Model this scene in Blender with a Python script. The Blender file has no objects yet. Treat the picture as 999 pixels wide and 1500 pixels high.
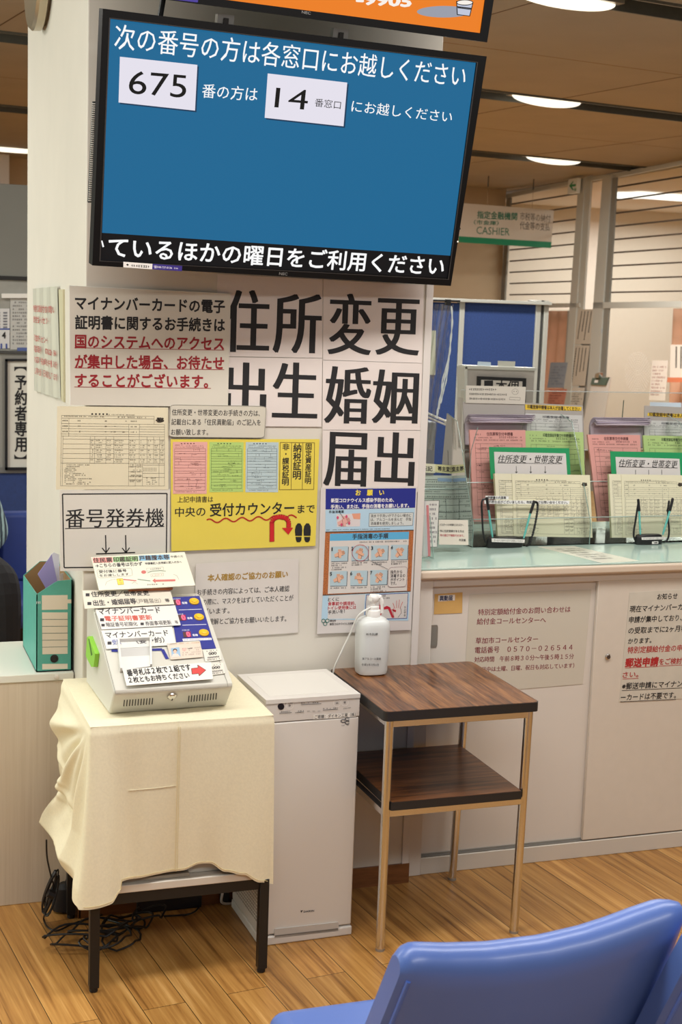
import bpy, math, random
import numpy as np
from mathutils import Matrix, Vector
S = bpy.context.scene
COL = S.collection
# ------------------------------------------------------------------ camera
F = 2079.9
YAW, PIT, ROL = 0.3402, 0.1460, 0.0352
CAM = np.array([-0.6169, -3.8516, 1.7591])
_cy, _sy = math.cos(YAW), math.sin(YAW)
FW = np.array([_sy*math.cos(PIT), _cy*math.cos(PIT), -math.sin(PIT)])
_r = np.array([_cy, -_sy, 0.0]); _u = np.cross(_r, FW)
RT = math.cos(ROL)*_r + math.sin(ROL)*_u
UP = -math.sin(ROL)*_r + math.cos(ROL)*_u
cam_d = bpy.data.cameras.new('camera'); cam = bpy.data.objects.new('camera', cam_d); COL.objects.link(cam)
cam_d.sensor_fit = 'VERTICAL'; cam_d.sensor_height = 36.0; cam_d.sensor_width = 24.0
cam_d.lens = F/1500.0*36.0
cam_d.clip_start = 0.05; cam_d.clip_end = 100
m = Matrix.Identity(4)
for i in range(3):
    m[i][0], m[i][1], m[i][2], m[i][3] = RT[i], UP[i], -FW[i], CAM[i]
cam.matrix_world = m
cam_d.dof.use_dof = True; cam_d.dof.focus_distance = 3.75; cam_d.dof.aperture_fstop = 9.0
S.camera = cam
# ------------------------------------------------------------------ world, exposure, lamps
S.view_settings.view_transform = 'Standard'; S.view_settings.look = 'None'
S.view_settings.exposure = 0.0; S.view_settings.gamma = 1.0; S.view_settings.use_curve_mapping = False
w = bpy.data.worlds.new('world'); S.world = w; w.use_nodes = True
w.node_tree.nodes['Background'].inputs[0].default_value = (1.0, 0.985, 0.96, 1)
w.node_tree.nodes['Background'].inputs[1].default_value = 0.26
S.cycles.use_denoising = True
S.cycles.max_bounces = 8; S.cycles.transparent_max_bounces = 12
S.cycles.caustics_reflective = False; S.cycles.caustics_refractive = False
CEIL = 3.1
def area(name, loc, rot, sx, sy, power, col=(1, .985, .95)):
    d = bpy.data.lights.new(name, 'AREA'); d.shape = 'RECTANGLE'; d.size = sx; d.size_y = sy
    d.energy = power; d.color = col
    o = bpy.data.objects.new(name, d); o.location = loc; o.rotation_euler = rot; COL.objects.link(o); return o
area('lobby_lamp', (-0.6, -1.25, CEIL-.02), (0, 0, .15), 2.6, .5, 58)
area('lobby_lamp', (2.0, -1.0, CEIL-.02), (0, 0, .15), 2.4, .5, 52)
area('lobby_lamp', (0.4, -4.2, CEIL-.02), (0, 0, .15), 4.0, .6, 94)
area('lobby_lamp', (2.4, 1.9, CEIL-.02), (0, 0, .15), 2.0, .3, 62)
area('lobby_lamp', (-2.2, 1.6, CEIL-.02), (0, 0, .15), 2.2, .4, 72)
area('left_side_light', (-4.6, 0.6, 1.9), (0, math.radians(-90), 0), 2.2, 3.0, 120, (.88, 1, .90))  # unseen cool light added at left to brighten the pillar's side face
area('office_lamp', (3.4, 6.2, CEIL-.02), (0, 0, .15), 3.5, .4, 250)
area('glass_room_lamp', (8.4, 9.6, 2.9), (0, 0, 0), 2.4, 4.0, 135, (1, .97, .92))
# ------------------------------------------------------------------ materials
def lin(c):
    c = c/255.0
    return c/12.92 if c <= .04045 else ((c+.055)/1.055)**2.4
def rgb(c): return (lin(c[0]), lin(c[1]), lin(c[2]), 1)
_mc = {}
def M(c, rough=.6, metal=0.0, noise=0.0, nscale=30, emit=0.0, alpha=1.0, spec=.5, bump=0.0, trans=0.0, coat=0.0):
    key = (tuple(c), rough, metal, noise, nscale, emit, alpha, spec, bump, trans, coat)
    if key in _mc: return _mc[key]
    mt = bpy.data.materials.new('mat_%d' % len(_mc)); mt.use_nodes = True
    nt = mt.node_tree; b = nt.nodes['Principled BSDF']
    b.inputs['Base Color'].default_value = rgb(c); b.inputs['Roughness'].default_value = rough
    b.inputs['Metallic'].default_value = metal; b.inputs['Specular IOR Level'].default_value = spec
    if coat: b.inputs['Coat Weight'].default_value = coat; b.inputs['Coat Roughness'].default_value = .12
    if trans: b.inputs['Transmission Weight'].default_value = trans
    if alpha < 1: b.inputs['Alpha'].default_value = alpha
    if emit:
        b.inputs['Emission Color'].default_value = rgb(c); b.inputs['Emission Strength'].default_value = emit
        b.inputs['Base Color'].default_value = (0.005, 0.005, 0.005, 1); b.inputs['Specular IOR Level'].default_value = .15
    if noise or bump:
        tc = nt.nodes.new('ShaderNodeTexCoord'); n = nt.nodes.new('ShaderNodeTexNoise')
        n.inputs['Scale'].default_value = nscale; n.inputs['Detail'].default_value = 5
        nt.links.new(tc.outputs['Object'], n.inputs['Vector'])
        if noise:
            r = nt.nodes.new('ShaderNodeValToRGB')
            a = rgb([x*(1-noise) for x in c]); d = rgb([min(255, x*(1+noise)) for x in c])
            r.color_ramp.elements[0].color = a; r.color_ramp.elements[1].color = d
            r.color_ramp.elements[0].position = .3; r.color_ramp.elements[1].position = .7
            nt.links.new(n.outputs['Fac'], r.inputs['Fac']); nt.links.new(r.outputs['Color'], b.inputs['Base Color'])
        if bump:
            bp = nt.nodes.new('ShaderNodeBump'); bp.inputs['Strength'].default_value = bump; bp.inputs['Distance'].default_value = .002
            nt.links.new(n.outputs['Fac'], bp.inputs['Height']); nt.links.new(bp.outputs['Normal'], b.inputs['Normal'])
    _mc[key] = mt; return mt
def clear_mat(tint=(235, 245, 240), gloss=.08, rough=.03, ior=1.3):
    key = ('clear', tint, gloss, rough, ior)
    if key in _mc: return _mc[key]
    mt = bpy.data.materials.new('clear_%d' % len(_mc)); mt.use_nodes = True; nt = mt.node_tree; nt.nodes.clear()
    o = nt.nodes.new('ShaderNodeOutputMaterial'); t = nt.nodes.new('ShaderNodeBsdfTransparent'); g = nt.nodes.new('ShaderNodeBsdfGlossy')
    mx = nt.nodes.new('ShaderNodeMixShader'); t.inputs[0].default_value = rgb(tint); g.inputs['Roughness'].default_value = rough
    fr = nt.nodes.new('ShaderNodeFresnel'); fr.inputs[0].default_value = ior
    ad = nt.nodes.new('ShaderNodeMath'); ad.operation = 'ADD'; ad.inputs[1].default_value = gloss; ad.use_clamp = True
    nt.links.new(fr.outputs[0], ad.inputs[0]); nt.links.new(ad.outputs[0], mx.inputs[0])
    nt.links.new(t.outputs[0], mx.inputs[1]); nt.links.new(g.outputs[0], mx.inputs[2]); nt.links.new(mx.outputs[0], o.inputs[0])
    _mc[key] = mt; return mt
def wood_mat(name, cols, plank=None, rot=0.0, gscale=(1, 14, 1), rough=.35, coat=0.0, ramp=(.33, .68), gbig=1.0):
    """streaky wood grain along local Y (before rot); optional planks (width, length)"""
    mt = bpy.data.materials.new(name); mt.use_nodes = True; nt = mt.node_tree; L = nt.links
    b = nt.nodes['Principled BSDF']; b.inputs['Roughness'].default_value = rough
    if coat: b.inputs['Coat Weight'].default_value = coat; b.inputs['Coat Roughness'].default_value = .15
    tc = nt.nodes.new('ShaderNodeTexCoord'); mp = nt.nodes.new('ShaderNodeMapping'); mp.inputs['Rotation'].default_value = (0, 0, rot)
    L.new(tc.outputs['Object'], mp.inputs['Vector'])
    src = mp.outputs['Vector']
    if plank:
        br = nt.nodes.new('ShaderNodeTexBrick'); br.inputs['Scale'].default_value = 1.0
        br.inputs['Brick Width'].default_value = plank[1]; br.inputs['Row Height'].default_value = plank[0]
        br.inputs['Mortar Size'].default_value = .0011; br.inputs['Mortar Smooth'].default_value = .2; br.offset = .37
        br.inputs['Color1'].default_value = (0, 0, 0, 1); br.inputs['Color2'].default_value = (1, 1, 1, 1); br.inputs['Bias'].default_value = 0
        L.new(src, br.inputs['Vector'])
        off = nt.nodes.new('ShaderNodeVectorMath'); off.operation = 'SCALE'; off.inputs['Scale'].default_value = 7.3
        L.new(br.outputs['Color'], off.inputs[0])
        addv = nt.nodes.new('ShaderNodeVectorMath'); addv.operation = 'ADD'; L.new(src, addv.inputs[0]); L.new(off.outputs[0], addv.inputs[1])
        src2 = addv.outputs[0]
    else: src2 = src
    sc = nt.nodes.new('ShaderNodeMapping'); sc.inputs['Scale'].default_value = gscale; L.new(src2, sc.inputs['Vector'])
    n1 = nt.nodes.new('ShaderNodeTexNoise'); n1.inputs['Scale'].default_value = gbig; n1.inputs['Detail'].default_value = 6; n1.inputs['Distortion'].default_value = .6
    L.new(sc.outputs[0], n1.inputs['Vector'])
    n2 = nt.nodes.new('ShaderNodeTexNoise'); n2.inputs['Scale'].default_value = gbig*4.5; n2.inputs['Detail'].default_value = 4; n2.inputs['Distortion'].default_value = .3
    L.new(sc.outputs[0], n2.inputs['Vector'])
    mixf = nt.nodes.new('ShaderNodeMath'); mixf.operation = 'MULTIPLY_ADD'; mixf.inputs[1].default_value = .4
    sub = nt.nodes.new('ShaderNodeMath'); sub.operation = 'MULTIPLY'; sub.inputs[1].default_value = .6
    L.new(n1.outputs['Fac'], sub.inputs[0]); L.new(n2.outputs['Fac'], mixf.inputs[0]); L.new(sub.outputs[0], mixf.inputs[2])
    r = nt.nodes.new('ShaderNodeValToRGB'); e = r.color_ramp.elements
    lo, hi = ramp; e[0].position = lo; e[0].color = rgb(cols[0]); e[1].position = hi; e[1].color = rgb(cols[-1])
    for i, c in enumerate(cols[1:-1]):
        x = e.new(lo+(hi-lo)*(i+1)/(len(cols)-1)); x.color = rgb(c)
    L.new(mixf.outputs[0], r.inputs['Fac']); out = r.outputs['Color']
    if plank:
        hv = nt.nodes.new('ShaderNodeHueSaturation'); rr = nt.nodes.new('ShaderNodeMapRange')
        rr.inputs['To Min'].default_value = .86; rr.inputs['To Max'].default_value = 1.12
        L.new(br.outputs['Color'], rr.inputs['Value']); L.new(rr.outputs[0], hv.inputs['Value']); L.new(out, hv.inputs['Color'])
        mx = nt.nodes.new('ShaderNodeMixRGB'); mx.inputs[2].default_value = rgb([c*.45 for c in cols[0]])
        L.new(br.outputs['Fac'], mx.inputs[0]); L.new(hv.outputs[0], mx.inputs[1]); out = mx.outputs[0]
    L.new(out, b.inputs['Base Color'])
    return mt
# ------------------------------------------------------------------ pixel -> real plane
def ray(p): return FW + RT*(p[0]-499.5)/F - UP*(p[1]-750.0)/F
class Plane:
    def __init__(s, O, U, V):
        s.O = np.array(O, float); s.U = np.array(U, float); s.U /= np.linalg.norm(s.U)
        V = np.array(V, float); V -= s.U*(V@s.U); s.V = V/np.linalg.norm(V); s.N = np.cross(s.U, s.V)
    def hit(s, p):
        d = ray(p); return CAM + d*(((s.O-CAM)@s.N)/(d@s.N))
    def uv(s, p):
        q = s.hit(p)-s.O; return np.array([q@s.U, q@s.V])
    def W(s, uv, w=0.0): return s.O + s.U*uv[0] + s.V*uv[1] + s.N*w
class Quad:
    """0..1000 coordinates inside a quad of a plane"""
    def __init__(s, pl, pts, raw=False):
        s.pl = pl; s.q = [np.array(p) if raw else pl.uv(p) for p in pts]
    def uv(s, p):
        a, b = p[0]/1000.0, p[1]/1000.0; q = s.q
        return (q[0]*(1-a)+q[1]*a)*(1-b) + (q[3]*(1-a)+q[2]*a)*b
    def W(s, uv, w=0.0): return s.pl.W(uv, w)
def Z(ox, oy, k): return lambda x, y: (ox+x*k, oy+y*k)
def at(p, ax, v):
    d = ray(p); k = 'xyz'.index(ax); return CAM + d*((v-CAM[k])/d[k])
# ------------------------------------------------------------------ glyphs
_gc = {}
def glyph(body, bold=0.0, shear=0.0):
    k = (body, bold, shear)
    if k in _gc: return _gc[k]
    c = bpy.data.curves.new('t', 'FONT'); c.body = body; c.offset = bold; c.shear = shear; c.resolution_u = 5 if len(body) <= 3 else 2
    c.dimensions = '2D'; c.fill_mode = 'FRONT'
    o = bpy.data.objects.new('t', c); COL.objects.link(o)
    dg = bpy.context.evaluated_depsgraph_get(); dg.update()
    me = bpy.data.meshes.new_from_object(o.evaluated_get(dg))
    v = np.array([x.co[:2] for x in me.vertices]) if len(me.vertices) else np.zeros((0, 2))
    f = [tuple(p.vertices) for p in me.polygons]
    bpy.data.objects.remove(o); bpy.data.curves.remove(c); bpy.data.meshes.remove(me)
    _gc[k] = (v, f); return _gc[k]
_ref = glyph('国'); EMH = _ref[0][:, 1].max()-_ref[0][:, 1].min(); EMC = (_ref[0][:, 1].max()+_ref[0][:, 1].min())/2
# ------------------------------------------------------------------ mesh builder (world coordinates)
WL = {}
class MB:
    def __init__(s, vb=None): s.v = []; s.f = []; s.m = []; s.mats = []; s.vb = vb
    def mi(s, mat):
        if mat not in s.mats: s.mats.append(mat)
        return s.mats.index(mat)
    def add(s, vs, fs, mat):
        b = len(s.v); k = s.mi(mat); s.v += [tuple(map(float, x)) for x in vs]
        for f in fs: s.f.append(tuple(b+i for i in f)); s.m.append(k)
        return s
    def box(s, a, b, mat, fr=None):
        a = np.array(a, float); b = np.array(b, float)
        vs = [(x, y, z) for z in (a[2], b[2]) for y in (a[1], b[1]) for x in (a[0], b[0])]
        if fr: vs = [fr(v) for v in vs]
        return s.add(vs, [(0, 2, 3, 1), (4, 5, 7, 6), (0, 1, 5, 4), (2, 6, 7, 3), (0, 4, 6, 2), (1, 3, 7, 5)], mat)
    def prism(s, pts, d, mat, capmat=None):
        """polygon (world points) extruded by vector d"""
        n = len(pts); p = [np.array(x, float) for x in pts]; d = np.array(d, float)
        s.add(p+[x+d for x in p], [tuple(range(n))[::-1]]+[(i, (i+1) % n, n+(i+1) % n, n+i) for i in range(n)], mat)
        s.add([x+d for x in p], [tuple(range(n))], capmat or mat); return s
    # --- drawing on planes
    def poly(s, pl, pts, mat, lift=.0006, uvs=False):
        s.add([pl.W(p if uvs else pl.uv(p), lift) for p in pts], [tuple(range(len(pts)))], mat); return s
    def rect(s, pl, a, b, mat, lift=.0006): return s.poly(pl, [(a[0], a[1]), (a[0], b[1]), (b[0], b[1]), (b[0], a[1])], mat, lift)
    def slab(s, pl, pts, mat, w0=0.0, w1=.0006, uvs=False):
        q = [pl.W(p if uvs else pl.uv(p), w0) for p in pts]
        n = (pl.W((0, 0), 1)-pl.W((0, 0), 0))*(w1-w0)
        return s.prism(q, n, mat)
    def line(s, pl, a, b, wd, mat, lift=.0008, uvw=None):
        A = pl.uv(a); B = pl.uv(b); d = B-A; L = np.linalg.norm(d)
        if L < 1e-9: return s
        d /= L; n = np.array([-d[1], d[0]])
        h = uvw/2 if uvw else .5*np.linalg.norm(pl.uv((a[0]+wd*.707, a[1]+wd*.707))-A)
        s.add([pl.W(A-n*h, lift), pl.W(B-n*h, lift), pl.W(B+n*h, lift), pl.W(A+n*h, lift)], [(0, 1, 2, 3)], mat); return s
    def frame(s, pl, q, wd, mat, lift=.0008):
        for i in range(4): s.line(pl, q[i], q[(i+1) % 4], wd, mat, lift)
        return s
    def path(s, pl, pts, wd, mat, lift=.0009):
        for a, b in zip(pts, pts[1:]): s.line(pl, a, b, wd, mat, lift)
        return s
    def ell(s, pl, c, rx, ry, mat, lift=.0009, n=20):
        return s.poly(pl, [(c[0]+rx*math.cos(t), c[1]-ry*math.sin(t)) for t in np.linspace(0, 2*math.pi, n, endpoint=False)], mat, lift)
    def ring(s, pl, c, rx, ry, wd, mat, lift=.0009, n=20, a0=0, a1=360):
        t = np.radians(np.linspace(a0, a1, n+1)); return s.path(pl, [(c[0]+rx*math.cos(x), c[1]-ry*math.sin(x)) for x in t], wd, mat, lift)
    def txt(s, pl, body, a, b, h, mat, bold=0.0, shear=0.0, lift=.0010, exact=False):
        v, f = glyph(body, 0.0, shear)
        if not len(v): return s
        bold *= 1.45
        A = pl.uv(a); B = pl.uv(b); d = B-A
        mid = ((a[0]+b[0])/2, (a[1]+b[1])/2)
        H = pl.uv((mid[0], mid[1]-h/2.0))-pl.uv((mid[0], mid[1]+h/2.0)); hv = np.linalg.norm(H); V = H/hv
        if isinstance(pl, Plane): V = np.array([0, 1.0])
        x0, x1 = v[:, 0].min(), v[:, 0].max()
        if exact: y0, y1 = v[:, 1].min(), v[:, 1].max(); yc = (y0+y1)/2; sy = hv/(y1-y0)
        else: yc = EMC; sy = hv/EMH
        P = A[None, :]+((v[:, 0]-x0)/(x1-x0))[:, None]*d[None, :]+((v[:, 1]-yc)*sy)[:, None]*V[None, :]
        sxm = np.linalg.norm(d)/(x1-x0); dn = d/np.linalg.norm(d)
        if bold <= 0: offs = [(0, 0)]
        elif bold <= .0125: offs = [(-1, 0), (1, 0)]
        else: offs = [(math.cos(t), math.sin(t)) for t in np.arange(8)*math.pi/4]
        vb = bold if s.vb is None else s.vb
        for i, (ox, oy) in enumerate(offs):
            s.add([pl.W(p+dn*ox*bold*sxm+V*oy*vb*sy, lift+i*1e-5) for p in P], f, mat)
        return s
    def vtxt(s, pl, body, top, bot, wd, mat, bold=0.0, lift=.0010):
        n = len(body); hh = (bot[1]-top[1])/n
        for i, ch in enumerate(body):
            t = (i+.5)/n; c = (top[0]+(bot[0]-top[0])*t, top[1]+(bot[1]-top[1])*t)
            k = .18 if ch in '・.' else 1.0
            s.txt(pl, ch, (c[0]-wd/2*k, c[1]), (c[0]+wd/2*k, c[1]), hh*.9, mat, bold, 0, lift)
        return s
    def greek(s, pl, a, b, h, mat, n=None, seed=0, lift=.0009, dense=.8):
        """unreadably small print: one row of little strokes"""
        R = random.Random(hash((round(a[0]), round(a[1]), seed)) & 0xffff)
        L = math.hypot(b[0]-a[0], b[1]-a[1]); n = n or max(2, int(L/(h*1.05)))
        for i in range(n):
            if R.random() > dense: continue
            x0 = (i+.1)/n; x1 = (i+.1+.55+.3*R.random())/n
            p = lambda t, dy: (a[0]+(b[0]-a[0])*t, a[1]+(b[1]-a[1])*t+dy)
            for dy in ((-.3, .3) if R.random() < .7 else (0,)):
                s.line(pl, p(x0, dy*h), p(x1, dy*h), h*.2, mat, lift)
            xm = x0+(x1-x0)*(.3+.4*R.random()); s.line(pl, p(xm, -.45*h), p(xm, .45*h), h*.2, mat, lift)
        return s
    # --- solids
    def tube(s, pts, r, mat, n=8, cap=True):
        P = [np.array(p, float) for p in pts]; rr = r if isinstance(r, (list, tuple)) else [r]*len(P)
        t0 = P[1]-P[0]; t0 /= np.linalg.norm(t0)
        ref = np.array([0, 0, 1.0]) if abs(t0[2]) < .9 else np.array([1.0, 0, 0])
        u = np.cross(t0, ref); u /= np.linalg.norm(u); vs = []
        for i, p in enumerate(P):
            t = P[min(i+1, len(P)-1)]-P[max(i-1, 0)]; t /= np.linalg.norm(t)+1e-12
            u = u-t*(u@t); u /= np.linalg.norm(u)+1e-12; w_ = np.cross(t, u)
            for k in range(n):
                a = 2*math.pi*k/n; vs.append(p+(u*math.cos(a)+w_*math.sin(a))*rr[i])
        fs = [(i*n+k, i*n+(k+1) % n, (i+1)*n+(k+1) % n, (i+1)*n+k) for i in range(len(P)-1) for k in range(n)]
        if cap: fs += [tuple(range(n))[::-1], tuple((len(P)-1)*n+k for k in range(n))]
        return s.add(vs, fs, mat)
    def lathe(s, c, prof, mat, n=28, axis=(0, 0, 1), sx=1.0, sy=1.0, sq=0.0):
        """profile of (radius, height); sq>0 squares the section a little"""
        a = np.array(axis, float); a /= np.linalg.norm(a)
        ref = np.array([1.0, 0, 0]) if abs(a[0]) < .9 else np.array([0, 1.0, 0])
        u = ref-a*(ref@a); u /= np.linalg.norm(u); w_ = np.cross(a, u); vs = []; c = np.array(c, float)
        for (r, h) in prof:
            for k in range(n):
                t = 2*math.pi*k/n; cx, sy_ = math.cos(t), math.sin(t)
                k2 = 1.0
                if sq: k2 = 1/((abs(cx)**(2+sq*6)+abs(sy_)**(2+sq*6))**(1/(2+sq*6)))
                vs.append(c+a*h+(u*cx*sx+w_*sy_*sy)*r*k2)
        m_ = len(prof)
        fs = [(i*n+k, i*n+(k+1) % n, (i+1)*n+(k+1) % n, (i+1)*n+k) for i in range(m_-1) for k in range(n)]
        fs += [tuple(range(n))[::-1], tuple((m_-1)*n+k for k in range(n))]
        return s.add(vs, fs, mat)
    def grid(s, fn, nu, nv, mat, thick=0.0):
        vs = [fn(i/nu, j/nv) for j in range(nv+1) for i in range(nu+1)]
        fs = [(j*(nu+1)+i, j*(nu+1)+i+1, (j+1)*(nu+1)+i+1, (j+1)*(nu+1)+i) for j in range(nv) for i in range(nu)]
        return s.add(vs, fs, mat)
    def build(s, name, parent=None, bevel=0.0, smooth=True, ang=35, solid=0.0, subs=0, origin=None, seg=2):
        me = bpy.data.meshes.new(name); V = np.array(s.v)
        if parent is None:
            o0 = np.array(origin, float) if origin is not None else np.array([(V[:, 0].min()+V[:, 0].max())/2, (V[:, 1].min()+V[:, 1].max())/2, V[:, 2].min()])
        else: o0 = WL[parent]
        me.from_pydata([tuple(x) for x in V-o0], [], s.f)
        for mt in s.mats: me.materials.append(mt)
        me.polygons.foreach_set('material_index', s.m)
        if smooth:
            me.polygons.foreach_set('use_smooth', [True]*len(s.f)); me.set_sharp_from_angle(angle=math.radians(ang))
        me.update(); o = bpy.data.objects.new(name, me); COL.objects.link(o); WL[o] = o0
        if parent is None: o.location = o0
        else: o.parent = parent
        if solid: x = o.modifiers.new('thickness', 'SOLIDIFY'); x.thickness = solid; x.offset = 0
        if bevel: x = o.modifiers.new('edges', 'BEVEL'); x.width = bevel; x.segments = seg; x.limit_method = 'ANGLE'; x.angle_limit = math.radians(40)
        if subs: x = o.modifiers.new('smooth', 'SUBSURF'); x.levels = subs; x.render_levels = subs
        return o
def tag(o, label, cat, group=None):
    o['label'] = label; o['category'] = cat
    if group: o['group'] = group
    return o
def thing(name, loc, label, cat, group=None):
    o = bpy.data.objects.new(name, None); COL.objects.link(o); o.location = loc; o.empty_display_size = .05
    WL[o] = np.array(loc, float); return tag(o, label, cat, group)
def struct(o): o['kind'] = 'structure'; return o
BLACK = M((18, 18, 20), .5); INK = M((25, 24, 26), .7); RED = M((150, 25, 35), .7); WHITE = M((238, 236, 232), .5)
PAPER = M((226, 220, 212), .55, noise=.012, nscale=12)
CHROME = M((214, 212, 208), .18, 1.0)
# ================================================================== THE SETTING
TH = .15
SV = np.array([math.cos(TH), math.sin(TH), 0]); NV = np.array([-math.sin(TH), math.cos(TH), 0])
def sn(a, b, z): return SV*a + NV*b + np.array([0, 0, z])
wood_floor = wood_mat('floor_wood', [(116, 76, 34), (162, 114, 58), (182, 134, 72), (204, 158, 96)], plank=(.112, .92), rot=math.radians(90-6.5), gscale=(.5, 15, 1), rough=.34, gbig=2.0, ramp=(.33, .67))
mb = MB(); mb.box((-8, -8, -.05), (13, 14, 0), wood_floor); struct(mb.build('floor', origin=(0, 0, 0)))
ceil_m = M((168, 160, 146), .75, noise=.02, nscale=3); trough_m = M((98, 98, 90), .4, noise=.03); seam_m = M((96, 74, 52), .8)
nn = lambda p: at(p, 'z', CEIL) @ NV
slots = [(nn((906, -9)), nn((906, 13))), (nn((852, 147.5)), nn((852, 159))), (nn((811, 231)), nn((811, 238.2)))]
pitch = slots[1][0]-slots[0][0]
slots = [(slots[0][0]-2*pitch, slots[0][0]-2*pitch+.2), (slots[0][0]-pitch, slots[0][0]-pitch+.2)] + slots
edges = [-9.0] + [x for s in slots for x in s] + [15.0]
mb = MB()
for i in range(0, len(edges), 2):
    a, b = edges[i], edges[i+1]
    mb.box((-12, a, CEIL), (14, b, CEIL+.16), ceil_m, fr=lambda v: sn(v[0], v[1], v[2]))
    k = -12.0
    while k < 14:                        # board joints
        mb.box((k, a, CEIL-.0015), (k+.007, b, CEIL+.001), seam_m, fr=lambda v: sn(v[0], v[1], v[2])); k += 1.82
    mid = (a+b)/2
    mb.box((-12, mid, CEIL-.0012), (14, mid+.005, CEIL+.001), M((150, 122, 88), .8), fr=lambda v: sn(v[0], v[1], v[2]))
struct(mb.build('ceiling', smooth=False))
for i, (a, b) in enumerate(slots):
    mb = MB()
    mb.box((-12, a-.02, CEIL+.17), (14, b+.02, CEIL+.2), trough_m, fr=lambda v: sn(v[0], v[1], v[2]))
    for y in (a, b-.012): mb.box((-12, y, CEIL-.012), (14, y+.012, CEIL+.17), trough_m, fr=lambda v: sn(v[0], v[1], v[2]))
    struct(mb.build('trim_%d' % (i+1), smooth=False))
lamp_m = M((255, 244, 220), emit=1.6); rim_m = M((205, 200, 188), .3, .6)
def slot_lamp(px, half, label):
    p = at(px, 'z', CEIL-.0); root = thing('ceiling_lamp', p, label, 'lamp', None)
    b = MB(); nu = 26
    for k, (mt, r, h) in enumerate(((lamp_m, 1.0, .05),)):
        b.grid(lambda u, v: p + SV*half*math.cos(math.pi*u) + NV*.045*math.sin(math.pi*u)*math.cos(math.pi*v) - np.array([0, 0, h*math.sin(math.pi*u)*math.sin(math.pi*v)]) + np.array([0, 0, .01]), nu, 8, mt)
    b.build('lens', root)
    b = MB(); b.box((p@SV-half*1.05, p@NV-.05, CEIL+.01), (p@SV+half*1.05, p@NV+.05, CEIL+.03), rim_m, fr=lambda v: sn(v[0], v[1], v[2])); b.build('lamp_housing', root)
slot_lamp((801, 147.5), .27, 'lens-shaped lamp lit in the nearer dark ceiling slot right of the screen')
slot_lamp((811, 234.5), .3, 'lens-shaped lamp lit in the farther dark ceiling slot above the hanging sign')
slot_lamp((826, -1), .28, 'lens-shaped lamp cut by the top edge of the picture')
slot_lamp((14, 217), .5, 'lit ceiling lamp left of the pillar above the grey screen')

WC = M((212, 206, 194), .6, noise=.012, nscale=5); GREYT = M((150, 150, 146), .4, .3)
PD_ = np.array([.077, 1, 0]); GP = Plane((6.4, 9.0, 0), -PD_, (0, 0, 1)); _g = GP.hit((739, 350))
mb = MB(); mb.box((-8, _g[1], 0), (_g[0]-.01, _g[1]+.15, CEIL), M((188, 168, 138), .7, noise=.02, nscale=2)); struct(mb.build('wall_back'))
# pillar
PW, PD = 1.005, 1.27
mb = MB(); mb.box((0, 0, 0), (PW, PD, CEIL), WC); struct(mb.build('wall_pillar', bevel=.004))
mb = MB(); bbm = wood_mat('baseboard_wood', [(104, 62, 32), (134, 86, 48)], gscale=(1, 1, 10), gbig=6)
mb.box((-.004, -.008, 0), (PW+.002, .0, .062), bbm); mb.box((-.008, -.008, 0), (0, PD, .062), bbm); struct(mb.build('baseboard_pillar', smooth=False))
WALL = Plane((0, 0, 0), (1, 0, 0), (0, 0, 1)); LEFTF = Plane((0, 0, 0), (0, -1, 0), (0, 0, 1))
# light strip of moulding down the right edge of the pillar front
mb = MB(); mb.box((PW-.022, -.006, .062), (PW, 0, 2.4), M((214, 208, 202), .45)); struct(mb.build('trim_6', bevel=.001))

# ---- left: grey screen wall far behind the pillar
YL = 3.5
LW = Plane((0, YL, 0), (1, 0, 0), (0, 0, 1))
mb = MB(); zt = LW.uv((20, 270))[1]; z1 = LW.uv((20, 407))[1]; z2 = LW.uv((20, 515))[1]; z3 = LW.uv((20, 690))[1]
mb.box((-7, YL, z1), (.62, YL+.06, zt), M((120, 119, 112), .5, noise=.03, nscale=2))
mb.box((-7, YL, z2), (.62, YL+.06, z1), M((150, 148, 140), .5, noise=.02))
mb.box((-7, YL, z3), (.62, YL+.06, z2), M((158, 154, 146), .5))
mb.box((-7, YL, .1), (.62, YL+.06, z3), M((44, 62, 112), .8, noise=.05, nscale=60))
mb.box((-7, YL, 0), (.62, YL+.06, .1), M((98, 62, 36), .6))
mb.box((-7, YL-.012, z1-.012), (.62, YL, z1+.008), M((34, 34, 34), .4))
mb.box((-7, YL-.012, z2-.012), (.62, YL, z2+.004), M((70, 70, 68), .4))
mb.box((-7, YL-.01, z3-.01), (.62, YL, z3+.02), M((120, 118, 114), .4))
struct(mb.build('wall_left', bevel=.002))
mb = MB(); mb.slab(LW, [(2, 430), (60, 430), (60, 436.5), (2, 436.5)], M((232, 228, 220), .3), .0, .02)  # plain narrow white strip across the grey board
tag(mb.build('white_strip', bevel=.002), 'white strip across the grey board left of the pillar', 'rail')
mb = MB(); mb.slab(LW, [(-30, 452), (14, 452), (14, 510), (-30, 512)], M((208, 206, 204), .6), .001, .004)
for j in range(6):
    for i in range(4): mb.rect(LW, (-28+i*10.5+1, 457+j*4.2), (-28+i*10.5+7, 459.5+j*4.2), M((120, 120, 125), .7), .005)
mb.rect(LW, (-30, 481), (14, 483), M((60, 80, 150), .7), .005)
mb.txt(LW, '4', (3, 491), (8, 491), 9, INK, .02, lift=.006, exact=True); mb.txt(LW, '11', (1, 507), (10, 507), 7, M((60, 80, 150)), .02, lift=.006, exact=True)
tag(mb.build('calendar'), 'white wall calendar with blue numbers at the left picture edge', 'calendar')
mb = MB(); mb.slab(LW, [(15, 437), (47, 437), (47, 512), (15, 512)], M((186, 184, 178), .6), .001, .004)
for j in range(13):
    mb.greek(LW, (18, 443+j*5), (44, 443+j*5), 2.6, M((110, 108, 106), .7), n=9, seed=j, lift=.005, dense=.7)
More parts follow.
